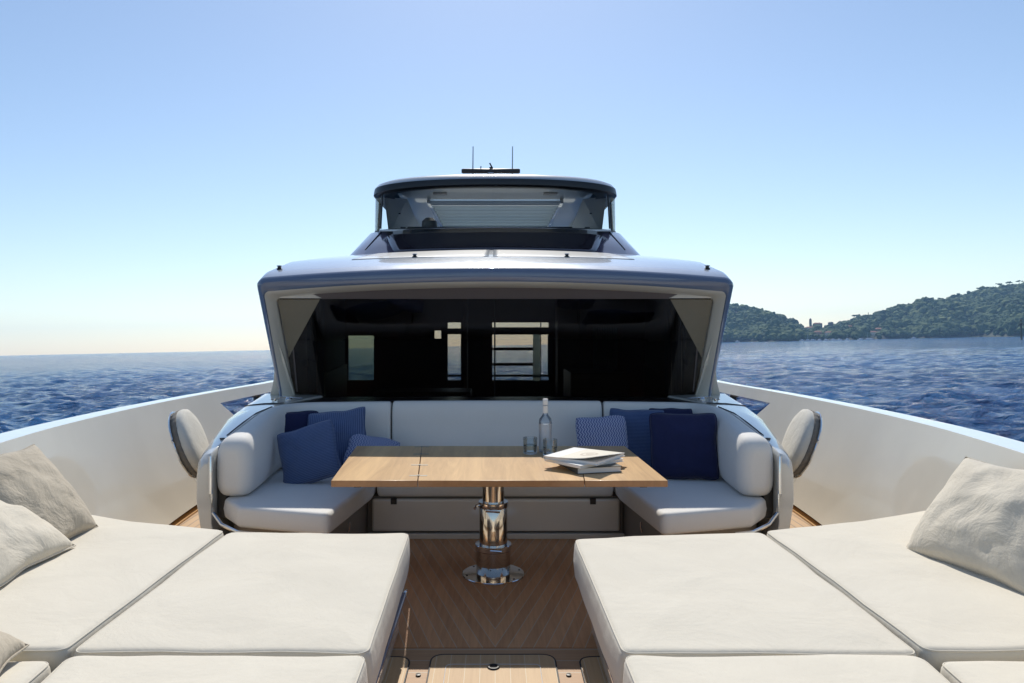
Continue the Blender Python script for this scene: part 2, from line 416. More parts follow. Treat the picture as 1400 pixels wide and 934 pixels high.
# ---------------------------------------------------------------- the sea
SEA = -2.7
def build_sea():
    ang = np.concatenate([np.linspace(-180, -50, 40, endpoint=False), np.linspace(-50, 50, 900, endpoint=False), np.linspace(50, 180, 40, endpoint=False)])
    ang = np.radians(ang)
    r = [0.3]; 
    while r[-1] < 4300:
        r.append(r[-1]*1.0+max(.09, r[-1]*.0068) if r[-1] < 650 else r[-1]*1.04)
    r = np.array(r); A, R = np.meshgrid(ang, r); X = R*np.sin(A); Y = R*np.cos(A); Z = np.zeros_like(X)
    cell = np.maximum(np.gradient(r)[:, None], R*np.radians(100/900)*.8)
    rng = np.random.RandomState(3)
    DX = np.zeros_like(X); DY = np.zeros_like(X)
    for k in range(110):
        lam = .32*(24 ** (k/109.0)); th = rng.normal(.5, .75); ph = rng.uniform(0, 2*PI)
        amp = .0145*lam**.72*rng.uniform(.5, 1.3)
        if lam > 2.5: amp *= (2.5/lam)**.75
        kx, ky = math.sin(th)*2*PI/lam, math.cos(th)*2*PI/lam
        fade = np.clip((lam/cell-1.9)/1.8, 0, 1)
        arg = kx*X+ky*Y+ph; c = np.cos(arg); s = np.sin(arg)
        Z += amp*c*fade; DX -= amp*math.sin(th)*s*fade*.8; DY -= amp*math.cos(th)*s*fade*.8
    # gusts: calmer and rougher patches
    g = .75+.35*np.sin(X*.021+1.3+np.sin(Y*.013)*1.5)*np.sin(Y*.017+.4+np.sin(X*.011)*2)
    Z *= g
    V = np.stack([X+DX, Y+DY, Z+SEA], -1).reshape(-1, 3)
    nr, na = X.shape; i = np.arange(nr-1)[:, None]*na; j = np.arange(na)[None, :]; j2 = (j+1) % na
    Fc = np.stack([i+j, i+j2, i+na+j2, i+na+j], -1).reshape(-1, 4)
    me = bpy.data.meshes.new('sea'); me.vertices.add(len(V)); me.vertices.foreach_set('co', V.ravel())
    me.loops.add(Fc.size); me.loops.foreach_set('vertex_index', Fc[:, ::-1].ravel().astype(np.int32))
    me.polygons.add(len(Fc)); me.polygons.foreach_set('loop_start', np.arange(0, Fc.size, 4, dtype=np.int32))
    me.polygons.foreach_set('loop_total', np.full(len(Fc), 4, dtype=np.int32)); me.update(calc_edges=True)
    me.polygons.foreach_set('use_smooth', [True]*len(me.polygons))
    m = mat('sea_water', (.010,.042,.13), .10, IOR=1.333); p = P(m); p.inputs['Specular IOR Level'].default_value = .27
    v = coord(m, 'Object', scale=(1, 1, 1))
    v2 = coord(m, 'Object', scale=(.55, 1.2, 1), rot=(0, 0, .3))
    n1 = noise_n(m, 4.2, 5, .65, v2, .3); n2 = noise_n(m, .5, 4, .6, v2, .4); n3 = noise_n(m, .11, 4, .6, v2, .3)
    b = bump(m, n3, .8, 4.5); b = bump(m, n2, 1.0, 1.5, b); b = bump(m, n1, .8, .28, b)
    L(m, b, p.inputs['Normal'])
    # depth tint patches
    L(m, ramp(m, noise_n(m, .02, 3, .5, v), [(.3, (.005,.060,.185)), (.7, (.008,.095,.27))]), p.inputs['Base Color'])
    me.materials.append(m)
    o = bpy.data.objects.new('sea', me); col.objects.link(o); tag(o, kind='structure'); WORLD_THINGS.add(o.name)
    # the underside: the sea bed, far below, keeps the horizon closed
build_sea()

# ---------------------------------------------------------------- yacht
yacht = empty('yacht', (0, 0, 0), 'silver and cream motor yacht seen from its own bow, with raked windshield and raised wheelhouse', 'yacht')
def part(mb, name, m, parent=yacht, **kw): return mb.build(name, m, parent, **kw)

# hull and deck
ds = [-1.6+.25*i for i in range(61)]
mb = MB()
for s in (-1, 1):
    rings = []
    for d in ds:
        xt, zt = xtop(d)+.16, ztop(d)
        rings.append([Vector((s*max(.02, xt-a), d-b, z)) for a, b, z in ((.265,0,.325),(.33,0,-.2),(.45,0,-.8),(.62,0,-1.7),(.80,0,-2.9))])
    mb.loft(rings, closed=False)
    if s == 1: pass
d = ds[-1]
mb.add([(-xtop(d), d, .6), (xtop(d), d, .6), (2.3, d, -2.9), (-2.3, d, -2.9)], [(0,1,2,3)])
part(mb, 'hull', M['gelcoat'])
mb = MB()
rings = [[Vector((-xbase(d)-.03, d, 0)), Vector((xbase(d)+.03, d, 0))] for d in ds]
mb.loft(rings, closed=False)
part(mb, 'deck', M['teak_side'])
mb = MB().box(-1.30, 1.30, 3.62, 5.6, .001, .006)
part(mb, 'teak_planking', M['teak_chevron'])
mb = MB().box(-.52, .52, 1.2, 3.615, .001, .005)
part(mb, 'margin_planking', M['teak_cross'])
# margin board with rounded corners, hatch
def rrect(x0, x1, y0, y1, r, z, seg=7):
    pts = round_poly([(x0,y0),(x1,y0),(x1,y1),(x0,y1)], r, seg, 10)
    return [Vector((p.x, p.y, z)) for p in pts]
def hatch(x0, x1, y0, y1, r=.07, inner=True):
    h = part(MB().prism([(p.x,p.y) for p in rrect(x0, x1, y0, y1, r, 0)], .005, .010), 'deck_hatch', M['teak_panel'])
    g = MB().tube(rrect(x0, x1, y0, y1, r, .0085), .0042, 6, closed=True).build('hatch_seal', M['rubber'], h)
    return h
h = hatch(-.305, .285, 2.75, 3.535)
MB().tube(rrect(-.23, .21, 2.8, 3.43, .03, .0105), .0022, 5, closed=True).build('inlay_line', M['print_grey'], h)
MB().lathe([(0,.010),(.026,.010),(.029,.013),(.026,.0165),(.018,.0165),(.016,.012),(0,.012)], (-.008, 3.40, 0), 24).build('flush_pull', M['black'], h)
hatch(-.60, -.405, 2.75, 3.51); hatch(.40, .60, 2.75, 3.51)
for x in (-.35, .335):
    part(MB().lathe([(0,.006),(.012,.006),(.012,.012),(0,.013)], (x, 3.33, 0), 16), 'deck_plug', M['black'])

# bulwarks with the fairlead opening, cap rails
for s in (-1, 1):
    mb = MB(); dd = [-1.55+.12*i for i in range(125)]; ts = [0,.08,.2,.32,.40,.5,.6,.7,.78,.86,.93,1.0]
    vs = []; fs = []; n = len(ts)
    for d in dd:
        for t in ts:
            wgt = max(0, 1-abs(d-8.05)/1.3); vs.append(bpt(d-(t-.62)*1.25*wgt, t, s))
    for i in range(len(dd)-1):
        for j in range(n-1):
            t0 = ts[j]
            if dd[i] > 8.0 and dd[i] < 12 and .39 < t0 < .85: continue
            fs.append((i*n+j, (i+1)*n+j, (i+1)*n+j+1, i*n+j+1))
    mb.add(vs, fs)
    b = part(mb, 'bulwark', M['gelcoat'], angle=50)
    so = b.modifiers.new('thickness', 'SOLIDIFY'); so.thickness = .11; so.offset = 1 if s == 1 else 1
    so.offset = -1.0
    es = b.modifiers.new('edges', 'EDGE_SPLIT'); es.split_angle = math.radians(40)
    # cap
    prof = [(-.025,-.022),(-.025,.008),(-.020,.013),(.165,.016),(.172,.010),(.172,-.04),(.0,-.035)]
    rings = [[Vector((s*(xtop(d)+a), d, ztop(d)+z)) for a, z in prof] for d in dd]
    c = MB().loft(rings).build('cap_rail', M['cap'], b, angle=30)
    # dark shadow gap under the rail and the fairlead post
    mbp = MB().tube([(s*3.01, 9.3, .30), (s*3.03, 9.3, .80)], .045, 12)
    mbp.build('fairlead_post', M['black'], b)
    tm = MB(); rings = [[Vector((s*(xbase(d)-.10), d, .004)), Vector((s*(xbase(d)-.10), d, .016)), Vector((s*(xbase(d)+.0), d, .016)), Vector((s*(xbase(d)), d, .004))] for d in dd if 4 < d < 12]
    tm.loft(rings).build('toe_board', M['tabletop'], b)

# cabin shell: arches running aft.  (half width, top z, corner radius, depth top, depth bottom)
def arch(hw, zt, crown, r, dt, db, zb=.55, hwb=None, nx=28, nc=8):
    hwb = hwb or hw; pts = []
    def dep(z): 
        s = min(1, max(0, (z-.93)/(1.95-.93))); return db+(dt-db)*s
    side = []
    for k in range(9):
        s = k/8; z = zb+(zt-crown-r-zb)*s; side.append((hwb+(hw-hwb)*s, z))
    cor = []
    for k in range(1, nc+1):
        a = k/nc*PI/2*.93; cor.append((hw-r+r*math.cos(a), zt-crown-r+r*math.sin(a)))
    xe, ze = cor[-1]; top = []
    for k in range(1, nx+1):
        x = xe*(1-2*k/(nx+1)); top.append((x, ze+(zt-ze)*(1-(x/xe)**2)))
    half = side+cor
    P2 = [(-x, z) for x, z in half]+[(-x, z) for x, z in top][:]+[(x, z) for x, z in half[::-1]]
    return [Vector((x, dep(z), z)) for x, z in P2]
cab = part(MB().loft([
    arch(1.975, 2.045, .085, .06, 6.13, 6.78, .50, 1.985),
    arch(1.998, 2.072, .088, .075, 6.145, 6.80, .50, 2.00),
    arch(2.015, 2.092, .085, .085, 6.175, 6.83, .50, 2.01),
    arch(2.03, 2.145, .07, .10, 6.35, 6.95, .50, 2.03),
    arch(2.09, 2.285, .065, .14, 7.1, 7.3, .50, 2.07),
    arch(2.18, 2.475, .085, .20, 8.5, 8.5, .45, 2.15),
    arch(2.28, 2.64, .14, .24, 10.0, 10.0, .40, 2.28),
    arch(2.40, 2.80, .16, .24, 11.6, 11.6, .30, 2.40),
    ], closed=False), 'cabin_shell', [M['cabin'], M['brow']], angle=60)
for p in cab.data.polygons:  # front faces take the blue that stands for their reflection
    c = p.center
    if c.y < 6.9 and c.z < 2.10 and min(v for v in (cab.data.vertices[i].co.y for i in p.vertices)) < 6.9 and max(cab.data.vertices[i].co.y-interp([(.5,6.8),(.93,6.8),(1.95,6.17),(2.2,6.17)], cab.data.vertices[i].co.z) for i in p.vertices) < .045: p.material_index = 1
# brow: band below the bright edge, reflected blue put into its colour, then the cream lip and soffit
A = lambda *a: arch(*a)
MB().loft([arch(1.975, 2.045, .085, .06, 6.13, 6.78, .50, 1.985), arch(1.962, 1.990, .080, .055, 6.12, 6.775, .50, 1.975),
           arch(1.955, 1.968, .080, .05, 6.135, 6.775, .50, 1.97)], closed=False).build('brow_band', M['brow'], cab, angle=60)
MB().loft([arch(1.955, 1.968, .080, .05, 6.135, 6.775, .50, 1.97), arch(1.945, 1.955, .080, .05, 6.15, 6.78, .50, 1.95),
           arch(1.900, 1.925, .075, .06, 6.24, 6.84, .50, 1.885), arch(1.895, 1.92, .075, .06, 6.31, 6.91, .50, 1.88)], closed=False).build('window_surround', M['pillar'], cab, angle=50)
# lower pillar feet, flared, at each side
for s in (-1, 1):
    r1 = []
    for z, xo, xi, yo in ((.50, 2.20, 1.86, 6.95), (.80, 2.17, 1.87, 6.90), (.95, 2.14, 1.875, 6.84), (1.10, 2.07, 1.885, 6.72), (1.30, 2.015, 1.90, 6.58), (1.5, 2.005, 1.93, 6.46), (1.62, 2.0, 1.96, 6.41)):
        r1.append([Vector((s*xi, yo, z)), Vector((s*(xo-.03), yo+.02, z)), Vector((s*xo, yo+.12, z)), Vector((s*xo, yo+1.2, z)), Vector((s*xi, yo+1.2, z))])
    MB().loft(r1).build('pillar_foot', M['pillar'], cab, angle=50)
# windshield
def dglass(z): return 6.84-(z-.93)*.60/1.02+.035
pts = [(-1.90,.90),(1.90,.90),(1.905,1.86)]
top = []
for k in range(13):
    x = 1.87*(1-k/6); top.append((x, 1.955-.075*(x/1.9)**2))
poly = [(-1.89,.90),(1.89,.90)]+top
mb = MB(); n = len(poly)
vs = [(x, dglass(z), z) for x, z in poly]+[(x, dglass(z)+.012, z) for x, z in poly]
mb.add(vs, [tuple(range(n)), tuple(range(2*n-1, n-1, -1))]+[(i, (i+1)%n, n+(i+1)%n, n+i) for i in range(n)])
ws = mb.build('windshield', M['windshield'], cab, smooth=False)
# smoked upper band of the glass (a frit), cream trim and a painted beige reflection in the upper corners, black sill
def gpanel(poly, off, th, name, m, parent=ws):
    n = len(poly); mb = MB()
    mb.add([(x, dglass(z)+off, z) for x, z in poly]+[(x, dglass(z)+off+th, z) for x, z in poly],
           [tuple(range(n)), tuple(range(2*n-1, n-1, -1))]+[(i, (i+1)%n, n+(i+1)%n, n+i) for i in range(n)])
    return mb.build(name, m, parent, smooth=False)
band = [(x, 1.83) for x in np.linspace(-1.50, 1.50, 13)]+[(x, 1.93-.055*(x/1.9)**2) for x in np.linspace(1.62, -1.62, 13)]
gpanel(band, -.012, .008, 'smoked_band', M['headliner'])
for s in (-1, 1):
    gpanel([(s*1.89, 1.835), (s*1.50, 1.835), (s*1.62, 1.90), (s*1.88, 1.875)], -.012, .008, 'corner_reflection_trim', M['pillar'])
    gpanel([(s*1.885, 1.825), (s*1.52, 1.825), (s*1.80, 1.42), (s*1.875, 1.31)], -.012, .008, 'corner_reflection_trim', M['glass_reflection'])  # beige triangle stands in for the bulwark's reflection in the glass
    gpanel([(s*1.80, 1.822), (s*1.785, 1.822), (s*1.845, .98), (s*1.86, .98)], -.006, .004, 'mullion', M['headliner'])
MB().tube([(-.005, dglass(z)-.003, z) for z in (.93, 1.4, 1.9)], .004, 6).build('glass_seam', M['black'], ws)
part(MB().box(-1.95, 1.95, 6.28, 6.95, .885, .925), 'window_sill', M['blackgloss'], parent=cab, bevel=.01)
MB().box(-1.95, 1.95, 6.36, 6.40, .4, .884).build('front_bulkhead', M['blackgloss'], cab)
# wipers at the foot of the glass
for s in (-1, 1):
    mb = MB()
    mb.tube([(s*1.78, 6.60, .945), (s*1.88, 6.52, .955), (s*1.97, 6.42, .95)], .005, 8)
    mb.tube([(s*1.72, 6.52, .95), (s*1.80, 6.50, .96), (s*1.90, 6.56, .96)], .004, 8)
    mb.lathe([(0,0),(.028,0),(.03,.02),(.02,.035),(0,.036)], (s*1.84, 6.52, .925), 16)
    mb.lathe([(0,0),(.022,0),(.022,.03),(0,.034)], (s*1.93, 6.44, .925), 16)
    mb.build('wiper', M['steel2'], cab)

# saloon behind the glass
BW = 11.45
def px(x, d): return (x-677)*d/1000
def pz(y, d): return H-(y-445)*d/1000
holes = [(px(476,BW), px(511,BW), pz(520,BW), pz(459,BW)), (px(594,BW), px(603,BW), pz(463,BW), pz(452,BW)),
         (px(612,BW), px(630,BW), pz(520,BW), pz(441,BW)), (px(673,BW), px(750,BW), pz(520,BW), pz(441,BW))]
xs = sorted(set([-2.38, 2.38]+[h[i] for h in holes for i in (0,1)])); zs = sorted(set([0.02, 2.5]+[h[i] for h in holes for i in (2,3)]))
mb = MB()
for i in range(len(xs)-1):
    for j in range(len(zs)-1):
        cx, cz = (xs[i]+xs[i+1])/2, (zs[j]+zs[j+1])/2
        if any(h[0] < cx < h[1] and h[2] < cz < h[3] for h in holes): continue
        mb.box(xs[i], xs[i+1], BW, BW+.04, zs[j], zs[j+1])
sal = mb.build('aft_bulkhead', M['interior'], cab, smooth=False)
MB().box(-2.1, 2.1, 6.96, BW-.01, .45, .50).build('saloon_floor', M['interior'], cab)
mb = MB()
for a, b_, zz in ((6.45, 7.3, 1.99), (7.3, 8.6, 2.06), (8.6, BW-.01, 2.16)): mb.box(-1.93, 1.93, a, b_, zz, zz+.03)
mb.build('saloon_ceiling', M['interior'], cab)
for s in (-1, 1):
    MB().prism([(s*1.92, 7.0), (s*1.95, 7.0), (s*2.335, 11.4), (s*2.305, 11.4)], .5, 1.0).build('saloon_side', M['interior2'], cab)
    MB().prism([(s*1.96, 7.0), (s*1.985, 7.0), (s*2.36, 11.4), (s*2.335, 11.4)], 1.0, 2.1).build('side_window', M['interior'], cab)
# joinery seen dimly: island, chairs, lamp, curtains
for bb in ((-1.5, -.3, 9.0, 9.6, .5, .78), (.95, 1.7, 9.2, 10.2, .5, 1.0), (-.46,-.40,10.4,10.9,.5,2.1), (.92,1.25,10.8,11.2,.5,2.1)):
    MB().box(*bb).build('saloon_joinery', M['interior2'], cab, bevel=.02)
for s, x0, x1 in ((-1, 1.74, 1.90), (1, 1.72, 1.90)):
    mb = MB(); k = 0; x = x0
    while x < x1:
        mb.tube([(s*x, 7.35+.02*math.sin(k*2.1), .55), (s*x, 7.35+.02*math.sin(k*2.1), 1.95)], .018, 8); x += .034; k += 1
    mb.build('side_curtain', M['curtain'], cab)
mb = MB(); x = px(810, 10.9)
while x < px(842, 10.9): mb.tube([(x, 10.7, pz(518,10.9)), (x, 10.7, pz(448,10.9))], .017, 8); x += .036
mb.build('pleated_curtain', M['curtain'], cab)
# aft doorway: rungs, mullion, frosted strip, header
hx0, hx1, hz0, hz1 = holes[3]
def bar(x0, x1, y0, y1, mb, dy=0): mb.box(px(x0,BW), px(x1,BW), BW-.06-dy, BW-.02-dy, pz(y1,BW), pz(y0,BW))
for y0, y1, x1 in ((447.5, 457.5, 752), (475, 479, 729), (496, 500, 729), (512, 515, 752)):
    fr = MB(); bar(672, x1, y0, y1, fr); fr.build('door_rung', M['interior'], cab, smooth=False)
for q in ((675.5, 677.5, 441, 520), (738.2, 739.4, 441, 520), (612, 631, 449, 457), (612, 631, 512, 514.5)):
    fr = MB(); bar(*q, fr, .045); fr.build('doorway_frame', M['interior'], cab, smooth=False)
f2 = MB(); bar(728, 737.5, 457, 520, f2, .1); f2.build('frosted_strip', M['frost'], cab)
f3 = MB(); bar(748, 754, 458, 514, f3, .1); f3.build('door_jamb', M['curtain'], cab)
f4 = MB(); f4.box(holes[0][0]-.02, holes[0][1]+.02, BW+.05, BW+.06, holes[0][2]-.02, holes[0][3]+.02); f4.build('aft_window', M['side_glass'], cab, smooth=False)

# roof fittings: pale panels either side of a seam, four small deck lights
RR = [(6.35,2.145,2.03,.07,.10),(7.1,2.285,2.09,.065,.14),(8.5,2.475,2.18,.085,.20),(10,2.64,2.28,.14,.24),(11.6,2.8,2.4,.16,.24)]
def roofz(x, d):
    def at(r): return r[1]-r[3]*(x/(r[2]-.89*r[4]))**2
    for a, b in zip(RR, RR[1:]):
        if d <= b[0]: return at(a)+(at(b)-at(a))*(d-a[0])/(b[0]-a[0])
    return at(RR[-1])
for x0, x1, nm in ((-1.36, -.062, 'roof_panel'), (-.020, 1.32, 'roof_panel')):
    rings = []
    for k in range(9):
        d = [6.92, 7.0, 7.1, 7.5, 8, 8.5, 9, 9.4, 9.8][k]
        rings.append([Vector((x, d, roofz(x, d)+.0025)) for x in np.linspace(x0, x1, 25)])
    mb = MB().loft(rings, closed=False); o = mb.build(nm, M['roofpanel'], cab)
    so = o.modifiers.new('t', 'SOLIDIFY'); so.thickness = .002; so.offset = -1
for x_, y_, d in ((382, 373, 6.42), (567, 357.5, 6.95), (775, 356.5, 6.95), (967, 367, 6.42)):
    x = px(x_, d); z = roofz(x, d)+.0
    mb = MB().lathe([(0,0),(.024,0),(.026,.006),(.016,.012),(.016,.022),(.02,.026),(.018,.034),(0,.037)], (x, d, z), 18)
    mb.build('roof_fitting', [M['black']], cab)
    MB().tube([(x+.02*math.cos(a), d+.02*math.sin(a), z+.03) for a in np.linspace(0, 2*PI, 14, endpoint=False)], .004, 6, closed=True).build('fitting_ring', M['steel2'], None)
for o in [o for o in bpy.data.objects if o.name.startswith('fitting_ring')]: o.parent = cab

# upper deck: aubergine skirt, wheelhouse glass, hardtop
def plan(hw, d0, depth, p=2.6, n=40, ext=4.2):
    """front half of a rounded plan: from left rear, round the front, to right rear"""
    pts = [Vector((-hw, d0+ext))]
    for i in range(n+1):
        a = PI-PI*i/n; c, s = math.cos(a), math.sin(a)
        x = hw*math.copysign(abs(c)**(2/p), c); y = d0+depth*(1-abs(s)**(2/p)); pts.append(Vector((x, y)))
    pts.append(Vector((hw, d0+ext))); return pts
def ringz(pl, z, crown=0): 
    hw = max(abs(p.x) for p in pl); return [Vector((p.x, p.y, z-crown*(p.x/hw)**2)) for p in pl]
up = part(MB().loft([ringz(plan(2.0746, 9.285, .8846, 3.294), 2.5307, .0888), ringz(plan(1.99, 9.52, .8, 3.2), 2.66, .07), ringz(plan(1.81, 10.02, .62, 3.0), 2.935, .03),
      ringz(plan(1.765, 10.08, .6, 3.0), 2.95, .03)], closed=False, caps=False), 'wheelhouse_base', M['purple'], angle=50)
# centre of the skirt: its dark reflection painted as a thin plum sheet
def face_on(x0b, x1b, x0t, x1t, off):
    rings = []
    for k in range(6):
        s = -.45+1.42*k/5
        d0 = 9.52+.5*s; dep = .8-.18*s; hw = 1.99-.18*s; p_ = 3.2-.2*s; z = 2.66+.275*s; cr = .07-.04*s; s2 = s
        rings.append([Vector((x, d0+dep*(1-(1-(abs(x)/hw)**p_)**(1/p_))-off, z-cr*(x/hw)**2+off*.5)) for x in np.linspace(x0b+(x0t-x0b)*(k/5)**.7, x1b+(x1t-x1b)*(k/5)**.7, 25)])
    return MB().loft(rings, closed=False)
o = face_on(-1.24, 1.24, -1.52, 1.50, .004).build('skirt_reflection', M['skirt'], up); o.modifiers.new('t','SOLIDIFY').thickness = .0015
for s in (-1, 1):
    def sk(x, t):
        d0 = 9.52+.5*t; dep = .8-.18*t; hw = 1.99-.18*t; p_ = 3.2-.2*t
        return (s*x, d0+dep*(1-(1-(x/hw)**p_)**(1/p_))-.004, 2.66+.275*t-(.07-.04*t)*(x/hw)**2)
    MB().tube([sk(1.73-.14*t, t) for t in (0, .25, .5, .75, 1)], .006, 6).build('skirt_seam', M['black'], up)
MB().prism([(p.x, p.y) for p in plan(1.75, 10.10, .6, 3.0)], 2.93, 2.953).build('wheelhouse_sill', M['black'], up)
g = MB().loft([ringz(plan(1.745, 10.11, .6, 3.0, ext=.74), 2.955), ringz(plan(1.715, 9.96, .62, 3.0, ext=.89), 3.47)], closed=False).build('wheelhouse_glass', M['upper_glass'], up, angle=60)
for s in (-1, 1):
    MB().tube([(s*1.60, 10.22, 2.95), (s*1.56, 10.13, 3.45)], .012, 8).build('glass_mullion', M['black'], up)
    MB().tube([(s*1.735, 10.85, 2.95), (s*1.705, 10.85, 3.45)], .02, 8).build('glass_mullion', M['black'], up)
# hardtop
hw0 = [(1.60, 9.86, 3.425, .035, M), ]
outer = []
for hw, d0, z, cr in ((1.42, 9.98, 3.47, .02), (1.655, 9.76, 3.455, .055), (1.675, 9.72, 3.475, .052), (1.672, 9.72, 3.505, .05), (1.662, 9.73, 3.555, .045), (1.63, 9.77, 3.60, .04), (1.55, 9.84, 3.635, .035), (1.40, 10.0, 3.66, .03), (1.1, 10.4, 3.68, .03)):
    hw *= 1.03; outer.append(ringz(plan(hw, d0, .72*hw/1.6, 2.8, ext=5.2-(d0-9.7)), z, cr))
nlow = 4
MB().loft(outer[:nlow+1], closed=False).build('hardtop_edge', M['black'], up, angle=50)
ht = MB().loft(outer[nlow:], closed=False)
rear = outer[-1]; 
o = ht.build('hardtop', M['hardtop'], up, angle=60)
mb = MB().add(rear, [tuple(range(len(rear)))]); 
# ceiling with the louvred skylight
zc = 3.515; O = (-1.02, 1.02, 11.15, 14.2)
c = MB(); c.box(-1.42, 1.42, 10.05, O[2], zc, zc+.02); c.box(-1.6, O[0], O[2], 14.9, zc, zc+.02); c.box(O[1], 1.6, O[2], 14.9, zc, zc+.02); c.box(O[0], O[1], O[3], 14.9, zc, zc+.02)
c.build('ceiling_panel', M['ceiling'], up)
r_ = MB(); r_.box(-1.3, 1.3, 10.4, O[2], 3.60, 3.62); r_.box(-1.3, O[0], O[2], 14.9, 3.60, 3.62); r_.box(O[1], 1.3, O[2], 14.9, 3.60, 3.62)
r_.build('roof_plate', M['hardtop'], up)
mb = MB(); d = 11.62
while d < 14.1:
    M4 = Matrix.Translation((0, d, zc-.01)) @ Matrix.Rotation(math.radians(60), 4, 'X'); mb.box(O[0], O[1], -.035, .035, -.004, .004, M4=M4); d += .36
mb.build('skylight_louvre', M['louvre'], up)
mb = MB(); mb.box(O[0]-.02, O[0]+.03, O[2], 14.2, zc-.05, zc+.1); mb.box(O[1]-.03, O[1]+.02, O[2], 14.2, zc-.05, zc+.1)
mb.box(O[0], O[1], 11.36, 11.40, zc-.05, zc+.03)
mb.build('skylight_frame', M['hardtop'], up)
for s in (-1, 1):
    # pale side linings that slope in towards the helm, with small marks
    V8 = [(px(557,11.0)*(-s if s < 0 else 1) if s < 0 else 1.32, 11.0, 3.50), (s*1.585, 10.45, 3.44), (s*1.60, 11.0, 2.97), (s*1.24, 13.4, 2.99)]
    V8[0] = (s*1.32, 11.0, 3.50)
    mb = MB().add(V8+[(x, y+.04, z) for x, y, z in V8], [(0,1,2,3),(7,6,5,4),(0,4,5,1),(1,5,6,2),(2,6,7,3),(3,7,4,0)])
    sl_ = mb.build('side_lining', M['white'], up, smooth=False)
    for d, x, z_ in ((11.0, 1.46, 3.28), (11.3, 1.42, 3.11)): MB().box(s*x-.04, s*x+.04, d-.03, d+.0, z_-.008, z_+.008).build('vent_slot', M['black'], sl_)
    MB().box(s*.80-.10, s*.80+.10, 10.55, 10.70, zc-.012, zc-.002).build('ceiling_light', M['black'], up)
MB().box(-1.25, 1.1, 10.35, 10.7, 2.955, 3.0).build('helm_console', M['black'], up, bevel=.02)
mb = MB().lathe([(0,0),(.10,0),(.12,.08),(.11,.2),(.06,.25),(0,.26)], (-.98, 10.9, 2.95), 20); mb.build('helm_seat', M['black'], up)
MB().box(-1.6, 1.6, 10.1, 14.9, 2.90, 2.925).build('bridge_floor', M['white'], up)
# radar, aerials, horn on the hardtop
mb = MB(); z = 3.815; dR = 10.5
mb.tube([(px(631,dR), dR, z), (px(633,dR), dR, z), (px(709,dR), dR, z), (px(711,dR), dR, z)], [.026,.036,.036,.026], 14)
rd = mb.build('radar_bar', M['black'], up)
MB().lathe([(0,3.62),(.09,3.62),(.07,3.70),(.05,3.79),(0,3.79)], (px(671,dR), dR, 0), 20).build('radar_pedestal', M['hardtop'], rd)
for x in (646, 700.5): MB().tube([(px(x,dR), dR+.1, 3.63), (px(x+.5,dR), dR+.1, 1.6+.247*dR)], [.011,.007], 6).build('whip_aerial', M['hardtop'], up)
mb = MB(); mb.box(px(669,dR), px(674,dR), dR, dR+.05, 3.84, 3.875); mb.tube([(px(672.5,dR), dR, 3.87), (px(669.5,dR), dR, 3.93)], .012, 6); MB().tube([(px(657.5,dR), dR, 3.83), (px(657.5,dR), dR, 3.885)], .008, 6).build('sensor_stub', M['black'], rd)
mb.build('masthead_light', M['black'], rd)

# ---------------------------------------------------------------- U-shaped sofa
sofa = empty('built_in_sofa', (0, 5.6, 0), 'U-shaped cream built-in sofa below the windshield, round the wooden table', 'sofa')
SP = lambda mb, name, m, parent=sofa, **kw: mb.build(name, m, parent, **kw)
for s in (-1, 1):
    seat = [(s*1.015, 4.45), (s*1.63, 4.63), (s*1.80, 4.86), (s*1.86, 5.9), (s*1.6, 6.1), (s*.905, 6.1), (s*.905, 5.35)]
    c = cushion(seat, .315, .452, .03, .006, .05, .0015, seed=3+s)
    o = SP(c, 'seat_cushion', M['sofa_fabric'], angle=60)
    base = [(s*1.04, 4.60), (s*1.60, 4.76), (s*1.78, 4.98), (s*1.80, 6.1), (s*.97, 6.1), (s*.97, 5.5)]
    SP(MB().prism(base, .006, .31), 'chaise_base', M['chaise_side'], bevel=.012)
    MB().tube([(s*.995, 4.95, .20), (s*.985, 4.95, .235), (s*.985, 4.95, .27)], .006, 8).build('locker_catch', M['steel2'], sofa)
c = cushion([(-.885, 5.47), (.885, 5.47), (.885, 6.1), (-.885, 6.1)], .315, .452, .03, .006, .03, .0015, seed=9)
SP(c, 'seat_cushion', M['sofa_fabric'], angle=60)
bp = SP(MB().box(-.925, .935, 5.475, 5.52, .055, .300), 'front_panel', M['panel'], bevel=.018, bseg=4)
for x_ in (538, 811): MB().box(px(x_,5.46)-.022, px(x_,5.46)+.022, 5.468, 5.50, .262, .304).build('finger_slot', M['black'], bp)
SP(MB().box(-.965, .965, 5.455, 5.50, .006, .045), 'plinth', M['pillar'], bevel=.004)
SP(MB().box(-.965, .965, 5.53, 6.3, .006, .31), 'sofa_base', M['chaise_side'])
def catmull(pts, n=6):
    out = []; P3 = [Vector(p) for p in pts]
    for i in range(len(P3)-1):
        a = P3[max(i-1,0)]; b = P3[i]; c = P3[i+1]; d = P3[min(i+2,len(P3)-1)]
        for k in range(n):
            t = k/n; out.append(.5*((2*b)+(-a+c)*t+(2*a-5*b+4*c-d)*t*t+(-a+3*b-3*c+d)*t**3))
    out.append(P3[-1]); return out
